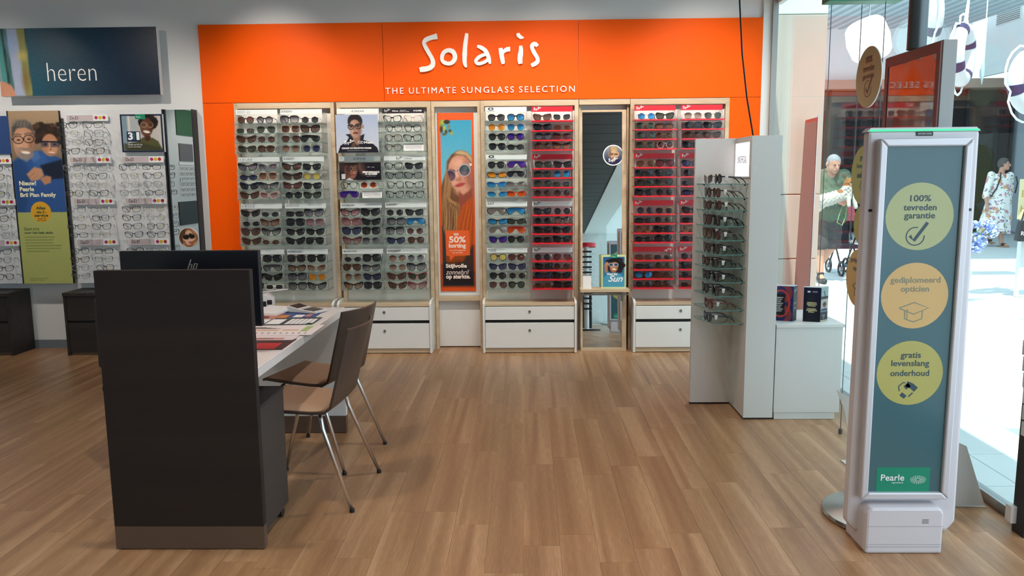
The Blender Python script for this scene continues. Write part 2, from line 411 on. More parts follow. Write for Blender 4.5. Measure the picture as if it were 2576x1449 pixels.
fl = Box(-5.6, -14, -.1, GX+.02, WALL_Y, -.003).obj('floor', m_floor, kind='structure')
tag(fl, 'brown wood-look plank floor of the shop')
pl_me = {}
def plank(L):
    k = round(L, 3)
    if k not in pl_me:
        me = MB().box(-.0745, -L/2+.0004, -.003, .0745, L/2-.0004, 0).mesh('plank'); me.materials.append(m_floor); pl_me[k] = me
    return pl_me[k]
def in_view(p, mx=80):
    q = mw.inverted() @ Vector(p)
    if q.z >= -.1: return False
    x = 1288+F_PX*q.x/-q.z; y = 724.5-F_PX*q.y/-q.z
    return -mx < x < 2576+mx and -mx < y < 1449+mx
npl = 0
for i in range(52):
    x = -5.5+.15*i
    if x > GX-.06: break
    y = 1.6-random.random()*.9
    while y < WALL_Y-.02:
        L = min(.92, WALL_Y-.005-y)
        if any(in_view((x, y+L*t, 0), 60) for t in (.1, .5, .9)) and L > .08:
            o = bpy.data.objects.new('plank', plank(L)); COL.objects.link(o); o.parent = fl
            o.location = Vector((x, y+L/2, 0))-wl(fl); npl += 1
        y += L
wall = Box(-5.7, WALL_Y, 0, 2.055, WALL_Y+.15, 3.5).obj('wall_back', m_wall, kind='structure')
Box(-5.75, -14, 0, -5.6, WALL_Y, 3.5).obj('wall_left', m_wall, kind='structure')
Box(-5.75, -14.15, 0, 2.3, -14, 3.5).obj('wall_rear', m_wall, kind='structure')
Box(-5.6, WALL_Y-.012, 0, -2.52, WALL_Y, .075).obj('baseboard_back', M('baseboard_grey', '#737b86', .5), kind='structure')
MB().box(1.985, WALL_Y-.03, 0, 2.055, WALL_Y, 3.2).obj('trim_1', m_white, kind='structure')
MB().box(2.055, WALL_Y-.06, 0, 2.10, WALL_Y+.15, 3.2).obj('trim_2', M('grey_window_frame', '#9a9a98', .4, .3), kind='structure')
ce = Box(-5.7, -14, 3.2, 1.54, WALL_Y, 3.3).obj('ceiling', m_ceil, kind='structure')
for i in range(34):
    y = -13.9+.6*i
    Box(-5.6, y, 3.185, 1.54, y+.58, 3.2).obj('ceiling_panel', m_ceil, ce)
Box(1.54, -14, 3.16, GX+.01, WALL_Y, 3.3).obj('trim_3', m_white, kind='structure')
Box(-5.75, -14.2, 3.3, GX+.0, WALL_Y+.15, 3.6).obj('roof', m_grey, kind='structure')
# glazed shop front: bottom rail, panes, green cut edge
for k, (a, b) in enumerate([(3.28, 5.2), (5.21, WALL_Y), (-14, -2.2)]):
    Box(GX-.005, a, .045, GX+.007, b, 3.16).obj('window_%d' % (k+1), m_glass, kind='structure')
Box(GX-.02, 3.24, 0, GX+.025, WALL_Y, .045).obj('trim_4', m_steel, kind='structure')
Box(GX-.02, -14, 0, GX+.025, -2.2, .045).obj('trim_5', m_steel, kind='structure')
Box(GX-.02, 3.25, 2.9, GX+.025, WALL_Y, 3.16).obj('trim_6', m_white, kind='structure')

# ------------------------------------------------------------------ ceiling spotlights (white track heads with their own light)
m_lampw = M('lamp_white', '#e8e8e6', .4)
m_bulb = M('lamp_glow', '#fff4e6', .4, emit=12)
def spotlight(x, y, tx, ty, tz, label, power=1.0, cone=70, blend=.7, z=3.02, rad=.04, fix=True):
    d = (Vector((tx, ty, tz))-Vector((x, y, z))).normalized()
    t = thing('track_spotlight', label, 'spotlight', (x, y, z+.17), 'ceiling track spotlights')
    b = Vector((x, y, z))
    MB().tube([b-d*.02, b-d*.16], .045, 16).obj('housing', m_lampw, t, auto=40)
    MB().cyl((x, y, z+.165), (x, y, z), .012, n=8).obj('stem', m_lampw, t)
    MB().tube([b-d*.018, b-d*.026], .04, 16).obj('bulb', m_bulb, t)
    l = bpy.data.lights.new('spot', 'SPOT'); l.energy = SPOT_W*power; l.spot_size = math.radians(cone); l.spot_blend = blend
    l.color = SPOT_COL; l.shadow_soft_size = rad
    o = bpy.data.objects.new('spot_beam', l); COL.objects.link(o); o.parent = t; o.location = b-wl(t); o.rotation_euler = d.to_track_quat('-Z', 'Y').to_euler()
wallspots = [(-4.6, .9), (-3.5, .8), (-2.15, 1.05), (-1.35, .75), (-.35, 1.2), (.45, 1.0), (1.35, 1.2)]
for i, (x, pw) in enumerate(wallspots):
    spotlight(x, 5.35, x+.05, 6.9, 1.5, 'white ceiling spotlight shining on the ' + ['rack at the left picture edge', 'wide spectacle rack', 'first sunglass bay', 'second sunglass bay', 'woman poster', 'third sunglass bay', 'fourth sunglass bay'][i], pw*1.42, 86, 1.0)
for i, (x, pw) in enumerate(((-2.14, .32), (-.55, .10), (.2, .22), (1.42, .26))): spotlight(x, 5.9, x, 6.9, 2.42, 'white ceiling spotlight on the orange panel above the ' + ['first bay', 'woman poster', 'third bay', 'fourth bay'][i], pw, 62, 1.0)
spotlight(-4.3, .6, -5.6, .65, 1.5, 'added white spotlight brightening the left wall display for the narrow mirror', 1.0, 80)  # added lamp: brightens the left wall that the narrow mirror reflects
for i, (x, y, pw) in enumerate([(-3.3, 3.2, .8), (-1.4, 3.0, .7), (.3, 4.2, .8), (.2, 1.2, .8), (-2.6, .6, .7), (-.5, -2.5, .8), (-3.5, -3.0, .8), (.6, -6, .8), (-3, -7.5, .8)]):
    spotlight(x, y, x+.1, y+.3, 0, 'white ceiling spotlight over the ' + ['floor left of the desk', 'consulting desk', 'open floor before the drawer cabinets', 'floor in front of the camera', 'floor left of the camera', 'floor behind the camera', 'left floor behind the camera', 'rear floor near the shop window', 'rear floor near the left wall'][i], pw*1.7, 120, .8)

# ================================================================== glasses
ACE = 'A'; MET = 'M'
def outline(kind, N=18):
    t = np.arange(N)*2*PI/N + PI/N; c, s = np.cos(t), np.sin(t)
    def sup(n): return np.sign(c)*np.abs(c)**(2/n), np.sign(s)*np.abs(s)**(2/n)
    a, b = .025, .022
    if kind == 'r': x, z = sup(2); a, b = .0235, .0235
    elif kind == 'p': x, z = sup(2.4); x = x*(1+.1*z); a, b = .0245, .0225
    elif kind == 'o': x, z = sup(2.1); z = z+.08*x; a, b = .025, .0165
    elif kind == 'n': x, z = sup(3.6); a, b = .026, .0165
    elif kind in 'sw': x, z = sup(2.9); z = np.where(z < 0, -np.abs(z)**.9, np.abs(z)**1.05); x = x*(1+.15*z); z = z+.12*x; a, b = .0265, .0205
    elif kind == 'b': x, z = sup(3.2); x = x*(1+.07*z); a, b = .0285, .0255
    elif kind == 'c': x, z = sup(3.0); z = z+.27*x; x = x*(1+.16*z); a, b = .0275, .0205
    elif kind == 'j': x, z = sup(2.5); z = z+.14*x; x = x*(1+.06*z); a, b = .030, .0255
    elif kind == 'h':
        rr = (math.cos(PI/6)/np.cos((t+PI/6) % (PI/3)-PI/6))**.55; x, z = c*rr*1.05, s*rr*1.08; a, b = .0245, .021
    elif kind == 'a': x, z = sup(2.5); x = x*(1+.16*z)+.14*np.maximum(0, -z); a, b = .0275, .024
    elif kind == 'u': x, z = sup(2.8); x = x*(1+.1*z); a, b = .0255, .0205
    elif kind == 'v': x, z = sup(2.5); z = z+.2*x; a, b = .031, .0175
    return x*a, z*b, a, b
GL = {}
def yc(x): return 1.15*x*x
def glasses_mesh(kind, th):
    k = (kind, th)
    if k in GL: return GL[k]
    N = 18; t = {'A': .0034, 'M': .0012, 'O': .0026}[th]; dp = {'A': .0022, 'M': .001, 'O': .0016}[th]
    fr = MB(); lenses = []
    if kind == 'k':   # one-piece shield with a nose notch
        half = [(0, .010), (.012, .004), (.018, -.008), (.026, -.017), (.045, -.020), (.060, -.012), (.068, .004), (.066, .018), (.050, .024), (.025, .026), (0, .0265)]
        pts = [(x, z) for x, z in half]+[(-x, z) for x, z in half[-2:0:-1]]
        zc = .021+t; P = np.array(pts); n = len(P); cc = np.array([0, .006]); O = cc+(P-cc)*(1+t/.045)
        O[:, 1] = P[:, 1]+np.sign(P[:, 1]-.002)*t*.9
        for A, B in ((P, O),):
            vs = []
            for Q, y in ((A, -dp), (B, -dp), (B, dp), (A, dp)): vs += [(q[0], yc(q[0])+y, q[1]+zc) for q in Q]
            fs = []
            for r_ in range(4):
                for i in range(n):
                    j = (i+1) % n; a0, b0 = r_*n, ((r_+1) % 4)*n; fs.append((a0+i, a0+j, b0+j, b0+i))
            fr.add(vs, fs)
        lm = MB(); lm.add([(q[0], yc(q[0])-.0006, q[1]+zc) for q in P], [(i, (i+1) % n, n-1-((i+1) % n), n-1-i) for i in []])
        # strip between the upper and lower edges of the shield
        top = [(x, z) for x, z in zip(np.linspace(-.067, .067, 15), [0]*15)]
        up = lambda x: np.interp(abs(x), [0, .025, .050, .066, .068], [.0265, .026, .024, .018, .004]); dn = lambda x: np.interp(abs(x), [0, .012, .018, .026, .045, .060, .068], [.010, .004, -.008, -.017, -.020, -.012, .004])
        lm = MB(); xs = np.linspace(-.068, .068, 19); vs = []
        for x in xs:
            for f in (0, .5, 1): z = dn(x)+(up(x)-dn(x))*f; vs.append((x, yc(x)-.0008-.003*math.sin(PI*f), z+zc))
        lm.add(vs, [(3*i+j, 3*i+3+j, 3*i+4+j, 3*i+1+j) for i in range(18) for j in range(2)])
        lenses = [lm]; xh, zh, b = .069, zc+.012, .02
    else:
        x, z, a, b = outline(kind, N); g = .0095 if th != 'M' else .011
        if kind in 'jb': g = .008
        zc = -z.min()+t; cx = a+g
        for s in (-1, 1):
            X = s*(cx+x)
            ox = s*(cx+x*(1+t/a)); wgt = (1+.0*z); tt = t*np.ones(N)
            if kind == 'u': tt = np.where(z > 0, .0048, .0012)
            oz = z*(1+tt/b); 
            fk = {'c': .0058, 'j': .0035, 'w': .0026, 's': .0022}.get(kind, 0)*(1 if th == 'A' else .4)
            cor_ = (x > a*.45) & (z > .15*b)
            oz = oz+np.where(cor_, fk, 0); ox = ox+np.where(cor_, s*fk*.7, 0)
            vs = []
            for qx, qz, y in ((X, z, -dp), (ox, oz, -dp), (ox, oz, dp), (X, z, dp)):
                vs += [(float(p), float(yc(p)+y), float(q+zc)) for p, q in zip(qx, qz)]
            fs = []
            for r_ in range(4):
                for i in range(N):
                    j = (i+1) % N; a0, b0 = r_*N, ((r_+1) % 4)*N; f = (a0+i, a0+j, b0+j, b0+i); fs.append(f if s > 0 else f[::-1])
            fr.add(vs, fs)
            lm = MB(); vs = [(float(p), float(yc(p)-.0004), float(q+zc)) for p, q in zip(X, z)]
            vs += [(float(s*cx+(p-s*cx)*.55), float(yc(s*cx)-.0022), float(q*.55+zc)) for p, q in zip(X, z)]
            fs = []
            for i in range(N):
                j = (i+1) % N; f = (i, j, N+j, N+i); fs.append(f if s > 0 else f[::-1])
            f = tuple(range(N, 2*N)); fs.append(f if s > 0 else f[::-1]); lm.add(vs, fs); lenses.append(lm)
        zb = zc+b*.42; hb = {'A': .0045, 'M': .0011, 'O': .0026}[th]
        fr.box(-g*1.25, -dp, zb-hb, g*1.25, dp, zb+hb)
        if kind == 'a': fr.box(-g*1.6, -dp, zc+b*.82, g*1.6, dp, zc+b*.82+hb*1.4)
        xh = cx+a+t*.6; zh = zc+b*(.55 if kind not in 'cj' else .75)
        for s in (-1, 1):
            fr.box(min(s*(xh-.004), s*(xh+.001)), yc(xh)-dp, zh-.003, max(s*(xh-.004), s*(xh+.001)), yc(xh)+.004, zh+.003)
    yh = yc(xh); tw, tz = {'A': (.0016, .0034), 'M': (.0007, .0009), 'O': (.0012, .0022)}[th]
    if kind == 'b' and th == 'A': tz = .0055
    temples = []
    for s in (-1, 1):
        m = MB(); pr = [(xh, yh, zh, 1), (xh+.001, yh+.05, zh-.002, .8), (xh, yh+.098, zh-.006, .8), (xh-.004, yh+.118, zh*.55, .9), (xh-.008, yh+.134, .0022, 1)]
        vs = []
        for X, Y, Z, q in pr:
            vs += [(s*(X-tw), Y, Z-tz*q), (s*(X+tw), Y, Z-tz*q), (s*(X+tw), Y, Z+tz*q), (s*(X-tw), Y, Z+tz*q)]
        fs = [(4*i+j, 4*i+(j+1) % 4, 4*i+4+(j+1) % 4, 4*i+4+j) for i in range(4) for j in range(4)]+[(3, 2, 1, 0), (16, 17, 18, 19)]
        m.add(vs, [f if s < 0 else f[::-1] for f in fs]); temples.append(m)
    def fin(mb, nm, smooth=False):
        me = mb.mesh(nm, smooth=smooth); me.materials.append(m_black); return me
    tg = MB().box(xh-.003, yh+.018, zh-.006, xh+.0065, yh+.034, zh+.006); tg.box(xh+.002, yh+.02, zh-.018, xh+.0035, yh+.032, zh-.006)
    GL[k] = dict(frame=fin(fr, 'frame'), lenses=[fin(q, 'lens', True) for q in lenses], temples=[fin(q, 'temple') for q in temples], tag=fin(tg, 'price_tag'), zc=zc,
                 spot=fin(MB().cyl(((xh+.0)*.62, yc(xh*.62)-.0030, zc+b*.3), (xh*.62, yc(xh*.62)-.0022, zc+b*.3), .0042, n=8), 'sticker'))
    return GL[k]
FRM = {'k': ('black', M('frame_black', '#121215', .22)), 't': ('tortoiseshell', M('frame_tortoise', '#4a2a1a', .25, noise=.5, nscale=120)), 'm': ('gunmetal', M('frame_gunmetal', '#4d4f55', .25, .9)),
       'g': ('gold', M('frame_gold', '#b8954e', .25, .9)), 'w': ('white', M('frame_white', '#e9e7e4', .3)), 'r': ('dark red', M('frame_red', '#7a2222', .3)),
       'x': ('nude crystal', M('frame_nude', '#c6a690', .25)), 'e': ('grey', M('frame_grey', '#7d7a86', .3)), 'n': ('navy', M('frame_navy', '#1e2440', .25)), 'B': ('blue', M('frame_blue', '#1f5f96', .3)),
       'P': ('purple', M('frame_purple', '#4b1450', .3)), 'o': ('orange', M('frame_orange', '#b4491d', .3)), 'R': ('red', M('frame_bright_red', '#b5341c', .3))}
LNS = {'k': ('dark', lens_mat('lens_dark', '#15161c', '#1d1f26', .93, .97)), 'b': ('brown', lens_mat('lens_brown', '#3b221a', '#4a2c20', .9, .95)), 'n': ('navy', lens_mat('lens_navy', '#15193a', '#262d52', .9, .96)),
       'G': ('green', lens_mat('lens_green', '#1f2a20', '#2b3529', .9, .95)), 'g': ('grey gradient', lens_mat('lens_grey_graded', '#1a1a24', '#5c5666', .55, .96)), 'd': ('brown gradient', lens_mat('lens_brown_graded', '#3f1f14', '#8a5a3c', .6, .95)),
       'p': ('rose', lens_mat('lens_rose', '#5a2a38', '#9a6a72', .62, .9)), 'u': ('burgundy', lens_mat('lens_burgundy', '#3d1418', '#54242a', .88, .95)), 'y': ('yellow', lens_mat('lens_yellow', '#a89434', '#c0ad4e', .75, .8)),
       'o': ('orange mirrored', lens_mat('lens_amber', '#c06a12', '#e09a2c', .97, .98, .35)), 'B': ('blue mirrored', lens_mat('lens_blue', '#1b5f9c', '#38a0d4', .97, .98, .45)), 'P': ('violet mirrored', lens_mat('lens_violet', '#2a1e8a', '#5b2a8c', .97, .98, .45)),
       'S': ('silver mirrored', lens_mat('lens_silver', '#8a8480', '#a89c96', .97, .98, .7)), 'R': ('red mirrored', lens_mat('lens_red', '#a82a18', '#e0621c', .97, .98, .4)), 'c': ('clear', glass('lens_clear', '#f2f4f4', .06))}
SHP = {'r': 'round', 'p': 'panto', 'o': 'slim oval', 'n': 'narrow', 's': 'square', 'w': 'square', 'b': 'oversized', 'c': 'cat-eye', 'j': 'butterfly', 'h': 'hexagonal', 'a': 'pilot', 'u': 'browline', 'v': 'wraparound', 'k': 'shield'}
m_tag = M('price_tag_white', '#e8e6e2', .5); m_pink = M('sticker_pink', '#d8285a', .5); m_yel = M('sticker_yellow', '#e0b030', .5); m_redst = M('sticker_red', '#b81c30', .5)
def glasses(code, loc, rz, label, cat, group, name, sticker=None, tagp=True, th=None):
    kind, fc, lc = code[0], code[1], code[2]
    if th is None: th = 'M' if fc in 'mg' else 'A'
    g = glasses_mesh(kind, th); fm, lm = FRM[fc][1], LNS[lc][1]
    t = thing(name, label, cat, loc, group, rz); t.scale = (1.12, 1.12, 1.12)
    put('frame', g['frame'], t, fm)
    for q in g['lenses']: put('lens', q, t, lm)
    for q in g['temples']: put('temple', q, t, fm)
    if tagp: put('price_tag', g['tag'], t, m_tag)
    if sticker: put('sticker', g['spot'], t, sticker)
    return t

# ================================================================== orange fascia with raised lettering
OY = WALL_Y-.03
fa = thing('orange_fascia', 'large orange wall panel framing the sunglass displays, with raised white lettering', 'wall panel', (-.4, WALL_Y, 0))
for nm, (x0, x1, z0, z1) in {'a': (-2.785, -1.219, 2.145, 2.795), 'b': (-1.216, .434, 2.145, 2.795), 'c': (.438, 1.985, 2.145, 2.795), 'd': (-2.785, -2.495, 0, 2.142), 'e': (1.70, 1.985, 0, 2.142)}.items():
    Box(x0, OY, z0, x1, WALL_Y-.001, z1).obj('orange_panel', m_orange, fa, bevel=.0015)
def sol(zx, zy): return (-1.4335+zx*.000787, 2.846-.000756*zy-.0000083*zx)
m_letter = M('raised_letter_white', '#f4f3f0', .35)
LET = {'S': [([(868, 222), (838, 228), (790, 240), (745, 262), (726, 292), (738, 330), (775, 400), (808, 462), (818, 510), (800, 550), (755, 572), (700, 580), (672, 586)], [54, 46, 40, 40, 34, 36, 38, 36, 42, 46, 48, 50, 40])],
       'o': [([(985, 372), (940, 392), (916, 440), (922, 490), (965, 515), (1015, 512), (1052, 470), (1052, 420), (1028, 384), (983, 370)], [38, 36, 34, 34, 36, 36, 42, 42, 42, 38])],
       'l': [([(1186, 190), (1180, 240), (1168, 320), (1160, 420), (1158, 490), (1164, 530), (1176, 558)], [28, 34, 40, 44, 40, 34, 14])],
       'a': [([(1294, 330), (1330, 340), (1380, 375), (1410, 430), (1422, 480), (1432, 522)], [24, 34, 40, 38, 34, 16]), ([(1405, 418), (1360, 425), (1310, 450), (1278, 490), (1300, 518), (1345, 512), (1390, 490), (1412, 462)], [26, 30, 32, 32, 30, 30, 30, 24])],
       'r': [([(1545, 350), (1552, 400), (1560, 450), (1568, 495), (1574, 522)], [38, 40, 40, 38, 24]), ([(1560, 420), (1582, 385), (1612, 366), (1648, 362)], [24, 30, 38, 40])],
       'i': [([(1760, 325), (1764, 370), (1758, 420), (1752, 470), (1758, 520)], [28, 42, 46, 46, 38]), ([(1735, 190), (1740, 215), (1765, 235), (1796, 238)], [26, 38, 32, 8])],
       's': [([(1940, 332), (1920, 308), (1890, 312), (1882, 345), (1905, 400), (1935, 450), (1942, 490), (1915, 520), (1872, 538)], [30, 36, 38, 36, 36, 36, 38, 38, 32])]}
for ch, strokes in LET.items():
    for si, (pts, ww) in enumerate(strokes):
        b = MB()
        P = []; W_ = []
        for i in range(len(pts)-1):
            p0, p1, p2, p3 = (np.array(pts[max(0, min(len(pts)-1, i+d_))], float) for d_ in (-1, 0, 1, 2))
            for q in (0, .34, .67): P.append(tuple(.5*(2*p1+(p2-p0)*q+(2*p0-5*p1+4*p2-p3)*q*q+(3*p1-p0-3*p2+p3)*q**3))); W_.append((ww[i]*(1-q)+ww[i+1]*q)*.00090*(1+random.uniform(-.05, .05)))
        P.append(pts[-1]); W_.append(ww[-1]*.0009)
        b.ribbon([sol(*p) for p in P], W_, OY-.03-.001*si, OY-.001)
        b.obj('raised_letter', m_letter, fa)
for w0, x0, x1 in (('THE', 970, 1015.6), ('ULTIMATE', 1029.7, 1148), ('SUNGLASS', 1162, 1294), ('SELECTION', 1307, 1447)):
    text(w0, fa, m_letter, (-1.203+(x0-970)*.003379, OY-.009, 2.2035), w=(x1-x0)*.003379, h=.0505, bold=0, depth=.009, spacing=1.32, name='raised_word')

# ================================================================== sunglass bays on the back wall
m_back = M('rack_back_panel', '#ece8e2', .5)
m_shelf = glass('shelf_glass', '#f7fbfa', .05, '#e4efeb', .04)
m_edge = M('glass_cut_edge', '#6c8884', .25)
m_redsh = M('red_acrylic_shelf', '#d81f2c', .22, spec=.6)
m_redsg = M('red_sign', '#d4162c', .4)
m_sign = M('sign_plate_white', '#ebedec', .4)
m_brk = glass('acrylic_bracket', '#f8f9f9', .03, '#eef0f0', .12)
m_inkb = M('ink_black', '#1a1a1e', .5); m_inkg = M('ink_grey', '#54565c', .5); m_inks = M('ink_soft_grey', '#9fa2a6', .5)
m_dksign = M('sign_dark_plum', '#1c1622', .4)
ORD = ['first', 'second', 'third', 'fourth', 'fifth', 'sixth', 'seventh', 'eighth']
RB = [[(.03, .02), (.10, .40)], [(-.01, .36), (.10, .47), (.19, .42), (.17, .32), (.08, .25), (.24, .02)], [(.36, .22), (.29, .26), (.26, .16), (.31, .11), (.36, .22), (.38, .11)],
      [(.42, .25), (.43, .15), (.50, .18)], [(.52, .28), (.47, .02), (.38, -.06)], [(.55, .22), (.61, .23)], [(.64, .12), (.71, .50)], [(.62, .44), (.74, .55), (.80, .47), (.71, .36), (.82, .33), (.79, .20), (.65, .12)],
      [(.93, .36), (.87, .38), (.84, .28), (.89, .24), (.93, .36), (.95, .25)], [(1.0, .36), (1.0, .26)], [(1.0, .33), (1.06, .40), (1.08, .29), (1.14, .34)]]
def script(parent, x, z, wd, y, mat, flip=False):
    b = MB(); k = wd/1.14
    for st in RB:
        pts = [(x+p[0]*k, z+(p[1]*.95+.14*p[0])*k) for p in st]
        if flip: pts = [(2*x+wd-p[0], 2*z+.42*wd-p[1]) for p in pts]
        b.ribbon(pts, .055*k, y-.0008, y)
    return b.obj('script_lettering', mat, parent)
BAYS = [(-2.486, -1.632), (-1.612, -.812), (-.392, .436), (.872, 1.70)]
COLS = [(-2.435, -2.085, 0), (-2.06, -1.71, 0), (-1.585, -1.235, 1), (-1.205, -.855, 1), (-.345, -.002, 2), (.042, .380, 2), (.892, 1.230, 3), (1.276, 1.618, 3)]
FY = 6.80   # front of the oak frames
SHELF_Y0, SHELF_Y1 = 6.625, 6.835
BP = 6.845
bays = []
for i, (a, b) in enumerate(BAYS):
    t = thing('display_bay', ['oak framed sunglass bay at the left end beside the orange strip', 'oak framed sunglass bay left of the woman poster', 'oak framed sunglass bay right of the woman poster', 'oak framed sunglass bay with red shelves right of the mirror'][i], 'display rack', ((a+b)/2, FY, 0), 'sunglass bays')
    Box(a, FY, 0, a+.032, WALL_Y-.03, 2.132).obj('side_post', m_oak, t, bevel=.001)
    Box(b-.032, FY, 0, b, WALL_Y-.03, 2.132).obj('side_post', m_oak, t, bevel=.001)
    Box(a+.032, FY, 2.085, b-.032, WALL_Y-.03, 2.132).obj('top_rail', m_oakx, t, bevel=.001)
    Box(a+.032, BP, .40, b-.032, BP+.02, 2.045).obj('back_panel', m_back, t)
    bays.append(t)
def shelf_z(g, k): return 1.951-.387*g-.0785*k
def sign_z(g): return 2.027-.391*g
TAB = {0: ["rtb*rkg*", "nmG*amG", "ctb hmb", "wtG ptb", "ckg*ceg*", "okn bxd", "cnk ckg", "ctb cxp", "ctk omk", "omk ctd", "jtb ckg", "ctb ogb", "bwp bkk", "nkk kkg", "ckk ckk", "bkk nwk"],
       1: ["bkg hmk", "bxb jkb", "amb kkk", "pmd pmn", "ckb*skk", "ckb pgy", "ctu wkk", "hkk skG", "nkk jkg", "bkk bmp", "wkk wkk", "ckk akk", "btk bkk", "skd cgd", "bkg pgo", "bkg ckg"],
       2: [None, None, None, None, None, None, "pkc hwR", "kPP ---", "ckp*jkk", "jrp ckk", "jkn bkk", "ctp pmg", "omk bkk", "atb skg", "pmd skn", "ckd bnk"],
       3: ["wkc wxc", "pkc pkc", "ptc wkc", "ptc ---", "wkc wkk", "wkc wkc", "pkc wkc", "wkc wkc", "hmk wkk", "bkg knB", "bkg hmu", "skn ptb", "pmd rmg", "pmd jkg", "ctb crG", "ctb crp"],
       4: ["pkk pkB", "rmo pmB", "pkk pkP", "pkk okk", "pkk kPP", "vko kek", "vBB veS", "vmB voR", "kkS kkB", "vkB vkG", "keS kRR", "wnP pkk", "pky+ptu+", "wnn wnn", "pkk hgk", "amu pkG"],
       5: ["wtb wwk", "wkk ngb", "pkg wtu", "rtb ctd", "ukG wkk", "ukG rmB", "amG nmG", "hmb hmb", "wkk rmk", "hmk rkS", "wkk wkk", "nkk wkk", "rmk amu", "wkk hmb", "wkn wkk", "ngb wkk"],
       6: ["hmB wkG", "agG nkd", "amG hgb", "agG rxu", "agb aku", "wkk wkk", "ukG stG", "wkk hmk", "rmk ugk", "nkk hgk", "rgd wkk", "okk pkk", "ntb ngk", "nkk rgG", "wkB stb", "hmk ptb"],
       7: ["pmd pmG", "pkk wkk", "ptb wtb", "skk wkk", "skn wkk", "rmk wkk", "omk wkk", "nkn wkk", "wkk wkk", "nkk pkk", "rgd wkk", "okk wkk", "hmk wkk", "skk pkk", "rmk wkk", "ngk wkk"]}
SIGNS = {0: ['SERENGETI', 'RALPH', 'RALPH', ''], 1: ['BURBERRY', 'BURBERRY', 'GUCCI', 'MICHAEL KORS'], 2: ['AIWEAR', 'AIWEAR', 'COACH', 'MICHAEL KORS'], 3: ['@D', '@M', 'BURBERRY', 'COACH'],
         4: ['@O', '@O', 'EA7', 'POLO'], 5: ['@R', '@R', '@W', '@W'], 6: ['@R', '@R', '@R', '@F'], 7: ['@R', '@R', '@R', '@R']}
def box_me(name, dx, dy, dz, m): 
    me = MB().box(-dx/2, 0, 0, dx/2, dy, dz).mesh(name); me.materials.append(m); return me
shelf_me = {}
def shelf_mesh(wd, red):
    k = (round(wd, 3), red)
    if k not in shelf_me:
        b = MB(); d = SHELF_Y1-SHELF_Y0; th = .0045
        if red:
            b.prism([(0, -.004), (.012, -.006), (d, -.004), (d, 0), (0, 0)], 'x', -wd/2, wd/2)
            b.box(-wd/2, -.002, -.011, wd/2, .001, 0)
        else:
            b.box(-wd/2, 0, -th, wd/2, d, 0); b.m = [0, 0, 1, 1, 0, 1]
        me = b.mesh('shelf'); me.materials.append(m_redsh if red else m_shelf); me.materials.append(m_edge); shelf_me[k] = me
    return shelf_me[k]
nsun = 0
